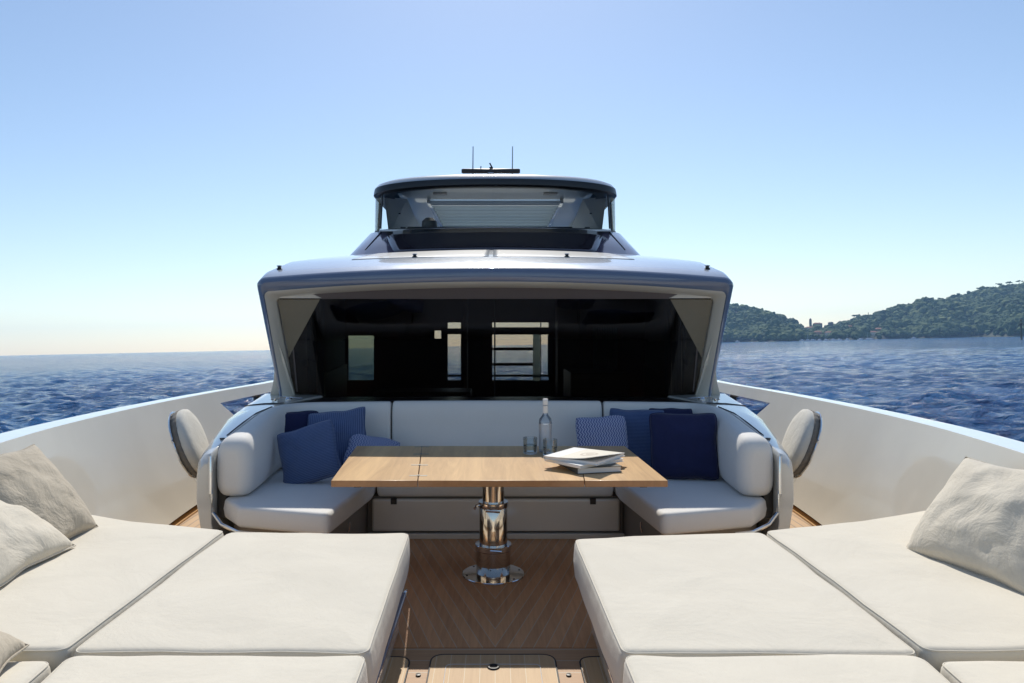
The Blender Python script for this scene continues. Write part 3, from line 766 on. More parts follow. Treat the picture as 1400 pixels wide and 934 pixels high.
def backrest(ctrl, end0=.10, end1=.025, seg=28, lean=.0):
    """ctrl: (x, y, half thickness, top z); rounded upholstered roll on the seat"""
    path = catmull([(x, y, 0) for x, y, _, _ in ctrl], 7); par = catmull([(h, z, 0) for _, _, h, z in ctrl], 7)
    # arc-length caps
    rings = []; n = len(path)
    L_ = [0]
    for i in range(1, n): L_.append(L_[-1]+(path[i]-path[i-1]).length)
    T = L_[-1]; samples = []
    for e0, k_ in ((end0, 0), (end1, 1)):
        for a in (0.02, .12, .3, .5, .75, 1):
            d = e0*(1-math.cos(a*PI/2)); samples.append(d if k_ == 0 else T-d)
    samples += [end0+(T-end0-end1)*k/26 for k in range(1, 26)]
    samples = sorted(set(samples))
    for sdist in samples:
        i = max(0, min(n-2, next((q for q in range(n-1) if L_[q+1] >= sdist), n-2))); f = (sdist-L_[i])/max(1e-6, L_[i+1]-L_[i])
        p = path[i].lerp(path[i+1], f); t = (path[i+1]-path[i]).normalized(); nr = Vector((-t.y, t.x, 0))
        hb = par[i].lerp(par[i+1], f); ht_, zt = hb.x, hb.y
        sc_ = 1.0; shz = 1.0
        for e0, dd_ in ((end0, sdist), (end1, T-sdist)):
            if dd_ < e0:
                q = 1-dd_/e0; sh = math.sqrt(max(0, 1-q*q)); sc_ = min(sc_, 1-(1-sh)*min(1, e0/ht_*.9)); shz = min(shz, 1-(1-sh)*min(1, e0/.22))
        zb = .455; zc_ = (zb+zt)/2; hh = (zt-zb)/2; ring = []
        for k in range(seg):
            a = 2*PI*k/seg; ca, sa = math.cos(a), math.sin(a)
            u = math.copysign(abs(ca)**.55, ca)*ht_*sc_; v = math.copysign(abs(sa)**.5, sa)*hh*shz
            u *= 1-.18*max(0, sa)      # narrower at the top
            q = p+nr*u; ring.append(Vector((q.x, q.y, zc_+v-(hh-hh*shz)*.0)))
        rings.append(ring)
    return MB().loft(rings)
for s in (-1, 1):
    e = -.872 if s == -1 else .905
    ctrl = [(s*1.738, 4.82, .125, .85), (s*1.745, 5.15, .122, .875), (s*1.765, 5.55, .11, .915), (s*1.755, 5.86, .10, .945), (s*1.62, 6.10, .09, .955), (s*1.25, 6.15, .085, .958), (e, 6.155, .085, .962)]
    SP(backrest(ctrl), 'backrest_cushion', M['sofa_fabric'], angle=80)
SP(backrest([(-.858, 6.155, .085, .965), (-.3, 6.155, .085, .968), (.3, 6.155, .085, .968), (.89, 6.155, .085, .965)], .02, .02), 'backrest_cushion', M['sofa_fabric'], angle=80)
SP(MB().box(-1.5, 1.5, 6.245, 6.30, .30, .90), 'back_board', M['black'])
# coamings outside the arms
for s in (-1, 1):
    st = [ # d, outer x, outer z, inner x, inner z
        (4.80, 1.945, .66, 1.862, .70), (4.85, 1.968, .705, 1.866, .755), (5.0, 2.0, .735, 1.868, .79), (5.3, 2.05, .785, 1.872, .84), (5.7, 2.10, .86, 1.865, .895), (6.0, 2.13, .885, 1.84, .915),
        (6.30, 2.155, .91, 1.78, .93), (6.6, 2.17, .93, 1.70, .94), (6.95, 2.20, .95, 1.6, .945)]
    rings = []
    for d, xo, zo, xi, zi in st:
        und = .0
        rings.append([Vector((s*x, d, z)) for x, z in ((xi-.0, .30), (xi, zi-.02), (xi+.012, zi), ((xi+xo)/2+.01, (zi+zo)/2+.008), (xo-.016, zo+.003), (xo, zo-.016), (xo+.010, zo-.10), (xo+.015, .45), (xo-.02, .22), (xo-.09, .10), (xo-.10, .02), (xi-.05, .02))])
    SP(MB().loft(rings), 'coaming', M['coaming'], angle=32, bevel=.006)
    SP(MB().tube([(s*1.868, 4.80, .74), (s*1.862, 4.785, .66), (s*1.858, 4.775, .50), (s*1.835, 4.76, .38), (s*1.75, 4.68, .325), (s*1.62, 4.60, .300), (s*1.50, 4.575, .295)], .012, 8), 'steel_trim', M['steel2'])
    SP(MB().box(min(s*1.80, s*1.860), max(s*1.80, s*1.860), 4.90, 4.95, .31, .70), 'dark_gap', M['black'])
    # lid seam across and along the coaming, with a recessed catch
    SP(MB().tube([(s*2.15, 6.27, .911), (s*1.98, 6.27, .930), (s*1.81, 6.27, .935)], .005, 6), 'lid_seam', M['rubber'])
    SP(MB().tube([(s*1.90, 5.18, .822), (s*1.90, 5.5, .868), (s*1.895, 5.8, .905), (s*1.86, 6.1, .924)], .004, 6), 'lid_seam', M['rubber'])
    SP(MB().lathe([(0,0),(.018,0),(.018,.01),(0,.012)], (s*1.91, 5.12, .803), 14), 'lid_catch', M['black'])

# ---------------------------------------------------------------- round covered discs by the bulwarks
for s, lab in ((-1, 'round cream padded cover standing left of the sofa arm by the bulwark'), (1, 'round cream padded cover standing right of the sofa arm by the bulwark')):
    root = empty('covered_fairlead_roller', (s*2.36, 5.62, .0), lab, 'padded cover', 'round padded covers beside the sofa')
    ax = Vector((-s*.93, .15, .34)).normalized(); q = ax.to_track_quat('Z', 'Y').to_matrix().to_4x4(); q.translation = Vector((s*2.325, 5.62, .705))
    R_ = .262
    face = [(R_*.99, -.012), (R_*1.0, .012), (R_*.97, .034), (R_*.86, .050), (R_*.6, .058), (R_*.3, .061), (0, .062)]
    mb = MB().lathe([(0, -.02), (R_*.9, -.02)]+face, seg=56, M4=q); SPo = mb.build('cover_face', M['cover'], root, angle=60)
    mb = MB()
    rings = []
    for r, z in ((R_*.985, -.010), (R_*1.01, -.012), (R_*1.0, -.035), (R_*.97, -.056), (R_*.90, -.064), (R_*.1, -.064)):
        ring = []
        for k in range(112):
            a = 2*PI*k/112; rr = r*(1+.008*math.sin(k*PI/2+z*30)*(1 if z > -.08 else 0)); ring.append(q @ Vector((rr*math.cos(a), rr*math.sin(a), z)))
        rings.append(ring)
    mb.loft(rings); mb.build('gathered_band', M['cover_band'], root, angle=80)
    MB().tube([q @ Vector((R_*1.005*math.cos(a), R_*1.005*math.sin(a), -.060)) for a in np.linspace(0, 2*PI, 60, endpoint=False)], .008, 6, closed=True).build('steel_rim', M['steel2'], root)
    MB().tube([q @ Vector((0, 0, -.07)), Vector((s*2.31, 5.62, .45)), Vector((s*2.20, 5.66, .25)), Vector((s*2.19, 5.66, .0))], .022, 10).build('bracket', M['steel2'], root)

# ---------------------------------------------------------------- sunbeds
for s, side in ((-1, 'left'), (1, 'right')):
    root = empty('sunbed', (s*1.4, 2.6, 0), 'wide cream sunbed of four pads on the %s of the aisle' % side, 'sunbed')
    xo = lambda d: s*(xbase(d)+.22)
    iy = 3.90 if s == -1 else 3.80
    ix = .452 if s == -1 else .405
    inner = [(s*ix, iy-.02), (s*1.435, 3.93), (s*1.44, 2.467), (s*.425, 2.467)]
    outerp = [(s*1.450, 3.935), (s*2.05, 4.12), (xo(4.42), 4.42), (xo(3.6), 3.6), (xo(2.5), 2.5), (s*1.460, 2.475)]
    near = [(s*.425, 2.453), (s*1.43, 2.453), (s*1.25, .75), (s*.425, .75)]
    nearo = [(s*1.47, 2.445), (xo(2.44), 2.445), (xo(.9), .9), (s*1.33, .75)]
    for k, (pl, dz) in enumerate(((inner, 0), (outerp, .004), (near, .002), (nearo, -.012))):
        c = cushion(pl, .30, .500+dz, .030, .012, .05, .0065, seed=k*3+s)
        o = c.build('pad', M['pad'], root, angle=70)
        pi_ = inset(c.outline, .0075)
        MB().tube(c.wobble(pi_, .4905+dz, .8), .003, 6, closed=True).build('piping', M['piping'], o)
        po = inset(c.outline, .004)
        MB().tube(c.wobble(po, .318+dz, .8), .003, 6, closed=True).build('piping', M['piping'], o)
    bx = lambda d: s*(xbase(d)+.02)
    poly = [(s*.50, 3.80), (s*1.44, 3.82), (s*1.95, 3.98), (bx(4.2), 4.2), (bx(3), 3), (bx(1.5), 1.5), (bx(.5), .5), (s*.50, .5)]
    MB().prism(poly, .006, .292).build('bed_base', M['panel'], root, bevel=.012)
    MB().box(min(s*.436, s*.499), max(s*.436, s*.499), .8, 3.60, .262, .288).build('edge_trim', M['brow'], root, bevel=.006)
    MB().box(min(s*.434, s*.499), max(s*.434, s*.499), 3.601, 3.635, .260, .292).build('trim_end', M['steel2'], root, bevel=.006)

# pillows on the sunbeds
G = 'linen pillows on the sunbeds'
pillow(M['linen_beige'], (-2.31, 3.64, .735), (.03, -1, 0), (-.42, .05, .55), .62, .56, .19, 'beige linen pillow leaning on the left bulwark behind the white pillow', G, 1, name='pillow', cat='pillow')
pillow(M['linen_white'], (-2.255, 3.24, .675), (.05, -1, 0), (-.62, .10, .42), .64, .52, .20, 'white pillow on the left sunbed in front of the beige linen pillow', G, 2, name='pillow', cat='pillow')
pillow(M['linen_beige'], (-1.745, 2.18, .62), (.25, -1, 0), (-.8, .0, .35), .5, .5, .17, 'grey beige pillow whose corner shows at the lower left edge', G, 3, name='pillow', cat='pillow')
pillow(M['linen_white'], (2.26, 3.28, .720), (-.20, 1, .0), (.40, .04, .50), .72, .575, .23, 'large cream pillow on the right sunbed', G, 4, name='pillow', cat='pillow')

# ---------------------------------------------------------------- blue cushions on the sofa
G = 'blue cushions on the sofa'
pillow(M['navy'], (-1.60, 5.86, .70), (1, .45, 0), (.0, .22, 1), .40, .42, .11, 'navy cushion tucked behind the blue ones in the left sofa corner', G, 11)
pillow(M['stripe'], (-1.255, 5.80, .685), (1, -.10, .14), (-.06, .34, 1), .50, .50, .15, 'wide striped blue cushion in the left corner leaning on the backrest', G, 12)
pillow(M['stripe2'], (-1.365, 5.36, .655), (1, -.10, .30), (-.30, .42, 1), .46, .44, .15, 'mid blue ribbed cushion in front of the left cushions', G, 13)
pillow(M['zigzag'], (-.955, 5.66, .60), (1, .1, -.22), (.18, .75, .62), .40, .36, .12, 'small zigzag patterned cushion lying low behind the left table end', G, 14)
pillow(M['zigzag'], (.835, 5.70, .69), (1, .06, .02), (.0, .36, 1), .41, .42, .13, 'zigzag patterned blue cushion behind the books', G, 15)
pillow(M['stripe2'], (1.15, 5.90, .685), (1, .0, -.02), (.0, .22, 1), .47, .50, .13, 'ribbed blue cushion between the zigzag and the navy cushion', G, 16)
pillow(M['navy'], (1.43, 5.93, .70), (1, -.1, .0), (.0, .2, 1), .36, .47, .10, 'navy cushion mostly hidden between the ribbed and the big navy cushion', G, 17)
pillow(M['navy'], (1.41, 5.47, .70), (1, -.16, .03), (.02, .30, 1), .51, .50, .16, 'large plain navy cushion on the right seat', G, 18)

# ---------------------------------------------------------------- table
TZ = .73
tb = empty('dining_table', (-.012, 4.69, 0), 'oak folding-leaf table on a telescopic steel column', 'table')
def leaf(x0, x1f, x0b, x1b, name='tabletop'):
    poly = [(x0, 4.10), (x1f, 4.10), (x1b, 5.28), (x0b, 5.28)]
    mb = MB().prism(poly, TZ-.036, TZ)
    me = mb.build(name, [M['tabletop'], M['tableedge']], tb, bevel=.0025, bseg=2, smooth=True)
    for p in me.data.polygons:
        if abs(p.normal.z) < .5: p.material_index = 1
    return me
leaf(-.920, -.436, -1.00+.0, -.530); leaf(-.432, .499, -.526, .588); leaf(.503, .968, .592, .935)
for y_ in (611, 621, 636, 650.5):
    d = (H-TZ)*1000/(y_-445); s_ = (d-4.10)/1.18; xm = -.434-.094*s_
    hg = MB()
    for q in (-.030, .030): hg.box(xm+q-.022, xm+q+.022, d-.011, d+.011, TZ-.001, TZ+.0015)
    hg.box(xm-.007, xm+.007, d-.013, d+.013, TZ-.001, TZ+.004)
    hg.build('leaf_hinge', M['hinge'], tb)
MB().box(-.42, .33, 4.22, 5.1, TZ-.052, TZ-.038).build('under_board', M['tabletop'], tb)
MB().box(.05, .55, 4.24, 4.9, TZ-.060, TZ-.0525).build('slide_plate', M['white'], tb)
MB().box(-.80, -.76, 4.14, 4.18, TZ-.047, TZ-.037).build('foot_stop', M['black'], tb)
MB().box(.82, .86, 4.14, 4.18, TZ-.047, TZ-.037).build('foot_stop', M['black'], tb)
cxy = (-.012, 4.69, 0)
MB().lathe([(0,.006),(.198,.006),(.2,.010),(.197,.014),(.112,.018),(0,.018)], cxy, 64).build('base_plate', M['steel2'], tb)
MB().lathe([(0,.018),(.108,.018),(.110,.022),(.110,.165),(.106,.170),(0,.170)], cxy, 56).build('lower_drum', M['steel'], tb)
MB().lathe([(.106,.171),(.116,.171),(.117,.176),(.117,.200),(.114,.204),(.09,.204)], cxy, 56).build('collar', M['steel2'], tb)
MB().lathe([(0,.204),(.090,.204),(.090,.435),(.087,.44),(0,.44)], cxy, 56).build('middle_tube', M['steel'], tb)
MB().lathe([(.088,.441),(.0955,.441),(.097,.445),(.097,.470),(.094,.474),(.07,.474)], cxy, 56).build('collar', M['steel2'], tb)
MB().lathe([(0,.474),(.070,.474),(.070,.66),(.10,.665),(.10,.674),(0,.674)], cxy, 56).build('upper_tube', M['steel'], tb)
mb = MB(); mb.tube([(-.10, 4.66, .455), (-.125, 4.63, .455), (-.128, 4.60, .448)], .009, 8); mb.tube([(-.03, 4.575, .19), (.0, 4.57, .19), (.04, 4.572, .186)], .008, 8)
mb.tube([(-.06, 4.60, .43), (.03, 4.585, .428)], .006, 8)
mb.build('clamp_lever', M['steel2'], tb)
mb = MB()
for a in range(6): mb.lathe([(0,.013),(.008,.013),(.007,.017),(0,.0175)], (cxy[0]+.175*math.cos(a*PI/3+.3), cxy[1]+.175*math.sin(a*PI/3+.3), 0), 10)
mb.build('screw', M['black'], tb)

# bottle and tumblers
bx_, by_ = .345, 5.03
bt = empty('bottle', (bx_, by_, TZ), 'tall clear glass bottle with white cap on the table', 'bottle')
MB().lathe([(0,0),(.040,0),(.044,.004),(.0445,.02),(.0445,.205),(.040,.228),(.024,.248),(.0175,.262),(.0165,.275),(.0165,.345),(.0,.345)], (bx_, by_, TZ+.001), 40).build('glass_body', M['bottle'], bt, angle=60)
MB().lathe([(0,0),(.018,0),(.0185,.004),(.0185,.036),(.017,.04),(0,.04)], (bx_, by_, TZ+.325), 24).build('cap', M['cover_white'], bt)
MB().lathe([(.0449,0),(.0452,0),(.0452,.17),(.0449,.17)], (bx_, by_, TZ+.025), 40).build('label', M['label_film'], bt)
MB().lathe([(.0172,0),(.0174,.0),(.0174,.05),(.0172,.05)], (bx_, by_, TZ+.268), 24).build('neck_label', M['paper'], bt)
for gx, gy, lab in ((.238, 4.965, 'glass tumbler of water standing left of the bottle'), (.366, 4.885, 'glass tumbler of water in front of the bottle')):
    t = empty('tumbler', (gx, gy, TZ), lab, 'glass', 'tumblers on the table')
    MB().lathe([(0,0),(.043,0),(.046,.003),(.047,.02),(.049,.108),(.0475,.1095),(.046,.108),(.0435,.018),(.040,.013),(0,.013)], (gx, gy, TZ+.001), 40).build('glass_body', M['clear'], t, angle=60)
    MB().lathe([(0,.0),(.0425,.0),(.0448,.045),(0,.045)], (gx, gy, TZ+.0155), 40).build('water', M['water_in'], t)
# books
def book(cx, cy, z, w_, h_, t, ang, cover, label, curl=False, soft=False):
    root = empty('book', (cx, cy, z), label, 'book', 'stack of books on the table')
    root.rotation_euler = (0, 0, math.radians(ang))
    def b(mb, name, m, **kw):
        o = mb.build(name, m, None, **kw); o.parent = root; return o
    ct = .0028
    b(MB().box(-w_/2, w_/2, -h_/2, h_/2, 0, ct), 'back_cover', cover)
    mb = MB(); nn = 9
    mb.box(-w_/2+.004, w_/2-.006, -h_/2+.006, h_/2-.006, ct+.0003, t-ct-.0003); b(mb, 'pages', M['paper'])
    b(MB().box(-w_/2-.002, -w_/2+.0015, -h_/2, h_/2, ct+.0002, t-ct-.0002), 'spine', cover)
    rings = []
    for k in range(17):
        x = -w_/2+w_*k/16; lift = 0
        rings.append([Vector((x, y, t-ct+q+((k/16)**3)*(.034*(.5-y/h_)) * (1 if curl else 0))) for y, q in ((-h_/2,0),(0,0),(h_/2,0),(h_/2,ct),(0,ct),(-h_/2,ct))])
    fc = b(MB().loft(rings), 'front_cover', M['cover_white'] if curl else cover, angle=50)
    if curl:
        def cz(x, y): return t+.0006+(((x+w_/2)/w_)**3)*.034*(.5-y/h_)
        def sheet(fn, name, m):
            rr = [[Vector((x, y, cz(x, y))) for x, y in row] for row in fn]; o = MB().loft(rr, closed=False).build(name, m, None); o.parent = fc; return o
        sheet([[(-w_/2+.10+(w_-.11)*i/12, -h_/2+.005+(h_-.01)*j/8) for i in range(13)] for j in range(9)], 'cream_print', M['cover_cream'])
        ring = [[(.03+.052*r*math.cos(a), .0+.07*r*math.sin(a)) for a in np.linspace(0, 2*PI, 33)] for r in (.72, 1.0)]
        o = sheet(ring, 'round_emblem', M['print']); o.location.z = .0006
        blob = [[(.03+.022*r*math.cos(a)*(1+.3*math.sin(3*a)), .0+.030*r*math.sin(a)) for a in np.linspace(0, 2*PI, 25)] for r in (.05, 1.0)]
        o = sheet(blob, 'emblem_figure', M['print']); o.location.z = .0006
    return root
book(.575, 4.47, TZ+.001, .28, .345, .036, 14, M['cover_dark'], 'thick dark covered book at the bottom of the stack')
book(.545, 4.48, TZ+.038, .37, .31, .018, 38, M['cover_white'], 'thin white softcover book in the middle of the stack')
book(.552, 4.50, TZ+.057, .36, .38, .020, -35, M['cover_white'], 'white book with round emblem and lifted cover on top of the stack', curl=True)

# ---------------------------------------------------------------- the coast (sea frame)
def hor(px_): return 486-.0205*px_
def wdir(px_, D): return (px_-677)/1000*D, D
SKY = [(860,62),(940,54),(1000,48),(1020,44),(1050,37),(1075,27),(1098,17),(1112,15),(1130,15),(1150,20),(1170,26),(1200,32),(1235,39),(1270,46),(1300,53),(1330,61),(1360,66),(1400,70),(1450,76),(1550,84),(1700,88)]
def ridge_h(p): return (interp(SKY, p)-4.0)/1000
def shore(p): return 1330+90*math.sin(p*.021)+50*math.sin(p*.057+1)+(60 if 1100 < p < 1200 else 0)
def ground(p, D):
    s0 = shore(p); D1 = 1900
    t = (D-s0)/(D1-s0)
    if t < 0: return -3+t*40
    hr = ridge_h(p)*D1
    k = min(t, 1); base = hr*(k**.72) if t <= 1 else hr*(1-(t-1)*.6)
    X, Y = wdir(p, D)
    return base+(noise.fractal(Vector((X*.0045, Y*.0045, 0)), 1.0, 2.0, 4))*26*min(1, k*3)*min(1, max(.15, (1-k)*3)) + .8
mb = MB(); rows = []
Ds = [1200+25*i for i in range(41)]
for D in Ds: rows.append([Vector((*wdir(p, D), SEA+ground(p, D))) for p in range(860, 1700, 6)])
mb.loft(rows, closed=False)
m = mat('hillside_soil', (.09,.085,.05), .95)
L(m, ramp(m, noise_n(m, .03, 5, .6, coord(m)), [(.35, (.03,.04,.02)), (.6, (.05,.055,.03)), (.8, (.11,.10,.07))]), P(m).inputs['Base Color'])
o = mb.build('hills', m); tag(o, kind='structure'); WORLD_THINGS.add(o.name)
mf = mat('woodland_foliage', (.05,.07,.03), .9, spec=.2)
L(m := mf, ramp(mf, noise_n(mf, .02, 6, .75, coord(mf)), [(.3, (.02,.042,.025)), (.48, (.055,.095,.04)), (.64, (.15,.18,.07))]), P(mf).inputs['Base Color'])
# the wood: thousands of crowns read as one mass
bm = bmesh.new(); bmesh.ops.create_icosphere(bm, subdivisions=2, radius=1.0); bv = np.array([v.co[:] for v in bm.verts]); bf = np.array([[v.index for v in f.verts] for f in bm.faces]); bm.free()
rng = np.random.RandomState(5); V_ = []; F_ = []; off = 0
def crown(c, rx, ry, rz):
    global off
    j = 1+rng.uniform(-.28, .28, (len(bv), 1)); V_.append(bv*j*np.array([rx, ry, rz])+np.array(c)); F_.append(bf+off); off += len(bv)
HS = [(1108,20,1850),(1118,20,1850),(1108,20,1700),(1136,14,1850),(1134,18,1440),(1118,16,1450),(1150,14,1430),(1203,24,1500),(1207,16,1650),(1221,12,1650),(1248,22,1860),(1193,18,1420),(1172,16,1470),(1235,14,1560),(1162,12,1600)]
cnt = 0
while cnt < 7500:
    p = rng.uniform(900, 1560); D = shore(p)+4; D += (1925-D)*rng.uniform(0, 1)**1.1; g_ = ground(p, D)
    if g_ < .9: continue
    if any(abs(p-hp) < hw_*.45*rng.uniform(.5, 1.1) and hd-170 < D < hd+12 and (D > hd-60 or rng.rand() < .8) for hp, hw_, hd in HS): continue
    if 1096 < p < 1150 and g_ > 14 and rng.rand() < .5: continue
    X, Y = wdir(p, D); r = rng.choice([3.2, 4.5, 5.5, 7.0, 9.0])*rng.uniform(.85, 1.15); crown((X, Y, SEA+g_+r*.55), r, r, r*rng.uniform(.6, 1.1)); cnt += 1
V_ = np.concatenate(V_); F_ = np.concatenate(F_)
me = bpy.data.meshes.new('woodland'); me.from_pydata(V_.tolist(), [], F_.tolist()); me.materials.append(mf)
o = bpy.data.objects.new('woodland', me); col.objects.link(o); tag(o, 'dense dark green wood covering the far hillsides', 'wood', kind='stuff'); WORLD_THINGS.add(o.name)
# umbrella pines standing up on the skyline, each its own tree
trunk_m = mat('pine_bark', (.10,.07,.05), .9)
pines = [(1003,9,'s'),(1012,8,'u'),(1021,9,'u'),(1034,7,'r'),(1047,9,'r'),(1052,9,'c'),(1058,6,'u'),(1080,11,'u'),(1155,9,'u'),(1169,13,'u'),(1176,9,'c'),(1188,12,'c'),(1213,7,'u'),(1232,8,'u'),(1248,9,'u'),(1258,8,'u'),(1268,8,'c'),(1276,10,'u'),(1281,9,'c'),(1288,10,'u'),(1304,10,'r'),(1311,10,'r'),(1326,8,'r'),(1340,10,'u'),(1352,8,'u'),(1369,11,'u'),(1382,12,'u'),(1396,12,'u')]
words = {'u': 'flat topped umbrella pine', 's': 'small umbrella pine', 'r': 'round crowned pine', 'c': 'narrow dark cypress'}
for i, (p, h_, kd) in enumerate(pines):
    D = 1880; X, Y = wdir(p, D); z = SEA+ground(p, D)-1; hh = h_*1.75
    e = empty('cypress_tree' if kd == 'c' else 'pine_tree', (X, Y, z), '', 'tree', 'trees on the far skyline', world=True)
    MB().tube([(X, Y, z-3), (X+.4, Y, z+hh*.5), (X+.2, Y, z+hh*.85)], [.55,.4,.25], 6).build('trunk', trunk_m, e)
    Vc = []; Fc = []; oo = 0; kk = 9 if kd != 'c' else 6
    for q in range(kk):
        if kd == 'c': c = (X, Y, z+hh*(.25+.13*q)); r3 = (1.6*(1-q*.12), 1.6*(1-q*.12), 2.4)
        else:
            a = rng.uniform(0, 2*PI); rr = rng.uniform(.1, 1)*hh*(.36 if kd == 'u' else .22); c = (X+rr*math.cos(a), Y+rr*math.sin(a), z+hh*(rng.uniform(.82,.95) if kd == 'u' else rng.uniform(.6,.95)))
            r3 = (rng.uniform(2.2,3.4), rng.uniform(2.2,3.4), rng.uniform(1.0,1.6) if kd == 'u' else 2.3)
        j = 1+rng.uniform(-.25,.25,(len(bv),1)); Vc.append(bv*j*np.array(r3)+np.array(c)); Fc.append(bf+oo); oo += len(bv)
    mb = MB().add(np.concatenate(Vc).tolist(), [tuple(f) for f in np.concatenate(Fc).tolist()]); mb.build('crown', mf, e, smooth=False)
    side = 'left' if p < 1110 else 'right'
    ords = 'first second third fourth fifth sixth seventh eighth ninth tenth eleventh twelfth thirteenth fourteenth fifteenth sixteenth seventeenth eighteenth nineteenth twentieth'.split()
    k_ = sum(1 for q in pines[:i] if (q[0] < 1110) == (p < 1110))
    e['label'] = '%s, %s tree from the left on the %s hill skyline' % (words[kd], ords[k_], side)
    rel = None
# village in the saddle and villas on the slope
stucco = [mat('ochre_stucco', (.55,.36,.20), .9), mat('pale_stucco', (.75,.68,.56), .9), mat('pink_stucco', (.55,.32,.24), .9), mat('grey_stone', (.16,.13,.12), .95)]
tile = mat('clay_roof_tiles', (.24,.10,.06), .9); win = mat('dark_window', (.03,.035,.04), .4)
def house(p, ybase, w_, h_, D, mi, label, name='house', flat=False, cat='house', tower=False):
    X, Y = wdir(p, D); z = SEA+(hor(p)-ybase)/1000*D+4.3
    z = max(SEA+.5, min(z, 1e9)); e = empty(name, (X, Y, z), label, cat, None, world=True)
    W_, D_ = w_/2, max(3.5, w_*.4)
    MB().box(X-W_, X+W_, Y-D_, Y+D_, z-8, z+h_).build('wall', stucco[mi], e, smooth=False)
    if tower:
        MB().add([(X-W_-.3, Y-D_, z+h_), (X+W_+.3, Y-D_, z+h_), (X+W_+.3, Y+D_, z+h_), (X-W_-.3, Y+D_, z+h_), (X, Y, z+h_+w_*1.1)], [(0,1,4),(1,2,4),(2,3,4),(3,0,4),(3,2,1,0)]).build('roof', tile, e, smooth=False)
    elif flat:
        mb = MB(); k = X-W_
        while k < X+W_-.8: mb.box(k, k+1.0, Y-D_, Y-D_+.8, z+h_+.01, z+h_+1.2); k += 2
        mb.build('battlement', stucco[mi], e, smooth=False)
    else:
        MB().add([(X-W_-.6, Y-D_-.6, z+h_), (X+W_+.6, Y-D_-.6, z+h_), (X+W_+.6, Y+D_+.6, z+h_), (X-W_-.6, Y+D_+.6, z+h_), (X-W_*.7, Y, z+h_+2.2), (X+W_*.7, Y, z+h_+2.2)], [(0,1,5,4),(1,2,5),(2,3,4,5),(3,0,4),(3,2,1,0)]).build('roof', tile, e, smooth=False)
    n = max(1, int(w_/3.4))
    for r in range(max(1, int(h_/3.2))):
        for k in range(n):
            cx_ = X-W_+(k+.5)*w_/n; zc_ = z+1.7+r*3.1
            if zc_ > z+h_-.8: continue
            MB().box(cx_-.5, cx_+.5, Y-D_-.08, Y-D_-.002, zc_-.8, zc_+.7).build('window', win, e, smooth=False)
    return e
house(1108.5, 449, 3.6, 21, 1850, 3, 'slim church bell tower above the village saddle', 'bell_tower', cat='tower', tower=True)
house(1118, 449, 18, 11, 1850, 3, 'dark church building right beside the bell tower', 'church', cat='church')
house(1108, 452, 20, 6, 1700, 1, 'long pale house below the church', 'house')
house(1136, 449, 10, 14, 1850, 3, 'square stone fort on the saddle right of the church', 'fort', flat=True, cat='fort')
house(1130, 450, 8, 8, 1850, 3, 'low stone annexe left of the square fort', 'house', flat=True)
house(1134, 460, 14, 7, 1440, 1, 'pale waterfront house below the fort', 'house')
house(1118, 460, 12, 8, 1450, 2, 'pink waterfront house left of the pale one', 'house')
house(1150, 460, 10, 6, 1430, 0, 'ochre waterfront house right of the pale one', 'house')
house(1203, 455, 20, 7, 1500, 0, 'wide ochre villa low on the right slope', 'house')
house(1207, 446, 12, 6, 1650, 1, 'small pale villa above the wide ochre one', 'house')
house(1221, 446, 8, 6, 1650, 1, 'narrow white villa among trees, right of the small pale one', 'house')
house(1248, 423, 18, 5, 1860, 2, 'long pink villa high on the ridge', 'house')
house(1193, 459, 14, 6, 1420, 1, 'pale boathouse on the shore below the ochre villa', 'house')
house(1172, 459, 13, 7, 1470, 2, 'pink house alone on the shore left of the boathouse', 'house')
house(1235, 447, 11, 5, 1560, 1, 'small pale house in a clearing right of the villas', 'house')
house(1162, 450, 9, 5, 1600, 0, 'ochre cottage on the slope above the pink shore house', 'house')
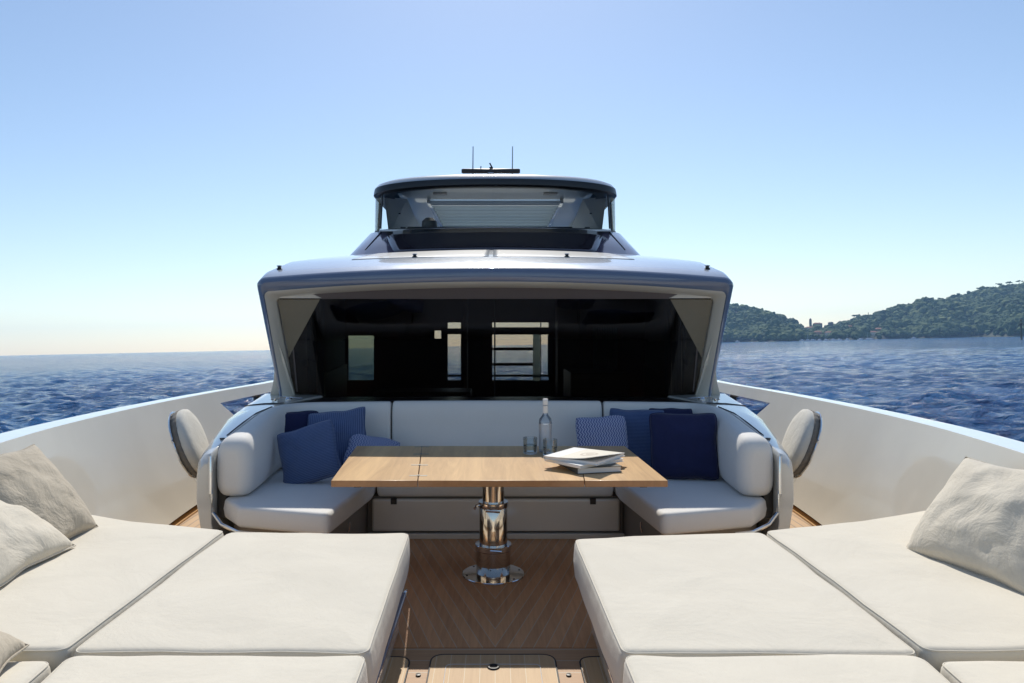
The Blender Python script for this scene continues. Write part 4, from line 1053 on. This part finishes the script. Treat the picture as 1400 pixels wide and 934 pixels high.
# small boats moored along the shore
bwhite = mat('boat_white', (.8,.8,.8), .4); bblue = mat('boat_blue', (.05,.09,.2), .4)
bt_sp = [(1008,9,0),(1096,8,0),(1104,13,1),(1111,12,0),(1120,7,0),(1129,9,1),(1139,12,0),(1147,10,0),(1158,8,1),(1176,10,0),(1186,12,1),(1190,9,0),(1249,9,0)]
for i, (p, L0, k) in enumerate(bt_sp):
    D = shore(p)-35-10*(i%3); X, Y = wdir(p, D)
    e = empty('moored_boat', (X, Y, SEA), 'tiny %s %s' % (('white motorboat', 'white boat with mast')[k], ('lying alone below the left hill','first left of the bell tower','below the bell tower','below the church','below the pink house','left of the pale waterfront house','below the fort','below the ochre waterfront house','where the village shore ends','left of the boathouse','just left of the boathouse','at the foot of the boathouse','far right of the boathouse')[i]), 'boat', 'boats moored along the far shore', world=True)
    rings = []
    for t in np.linspace(-1, 1, 9):
        wd = max(.05, 1.5*(1-abs(t)**3*(1 if t > 0 else .3))); rings.append([Vector((X+t*L0/2, Y+q*wd, SEA+z_)) for q, z_ in ((-1,1.5+.3*t),(-.7,-.2),(.7,-.2),(1,1.5+.3*t))])
    MB().loft(rings).build('hull', bwhite, e)
    MB().box(X-L0*.2, X+L0*.15, Y-.9, Y+.9, SEA+1.4, SEA+2.9).build('wheelhouse', bwhite, e, bevel=.2)
    if k: MB().tube([(X, Y, SEA+1), (X, Y, SEA+12)], .12, 5).build('mast', bwhite, e)
# beacon post
D = 560; X, Y = wdir(1396.3, D)
bk = empty('beacon', (X, Y, SEA), 'dark beacon post with lantern cage standing in the sea near the right edge', 'beacon', world=True)
mo = mat('olive_paint', (.09,.09,.05), .7)
MB().tube([(X, Y, SEA-1), (X, Y, SEA+10.5)], [.75,.6], 10).build('post', mo, bk)
mb = MB(); mb.box(X-1.2, X+1.2, Y-1.2, Y+1.2, SEA+10.5, SEA+11.0)
for a in (-1, 1):
    for b in (-1, 1): mb.tube([(X+a, Y+b, SEA+11), (X+a*.7, Y+b*.7, SEA+14.2)], .13, 5)
mb.build('platform', mo, bk)
MB().lathe([(0,0),(.8,0),(.8,1.6),(0,2.0)], (X, Y, SEA+11), 12).build('lantern', M['black'], bk)
MB().lathe([(0,0),(1.0,0),(.7,1.3),(0,1.5)], (X, Y, SEA+14.2), 12).build('topmark', mo, bk)

# haze: one even box of air round everything
HZ = 0.00010
mh = bpy.data.materials.new('haze_air'); mh.use_nodes = True; mh.node_tree.nodes.remove(mh.node_tree.nodes['Principled BSDF'])
pv = mh.node_tree.nodes.new('ShaderNodeVolumePrincipled'); pv.inputs['Color'].default_value = (.40,.66,1.0,1); pv.inputs['Density'].default_value = HZ
pv.inputs['Anisotropy'].default_value = .3
mh.node_tree.links.new(pv.outputs[0], mh.node_tree.nodes['Material Output'].inputs['Volume'])
o = MB().box(-4500, 4500, -4500, 4500, SEA-4, 165).build('haze', mh, smooth=False); tag(o, 'faint blue sea haze', 'haze', kind='stuff'); WORLD_THINGS.add(o.name)

# ---------------------------------------------------------------- heel the yacht and all aboard
for o in list(col.objects):
    if o.parent is None and o.name not in WORLD_THINGS and o.type != 'LIGHT':
        if o is cam: o.rotation_mode = 'XYZ'
        T = Matrix.Translation(o.location) @ o.rotation_euler.to_matrix().to_4x4()
        o.matrix_basis = ROLL @ T
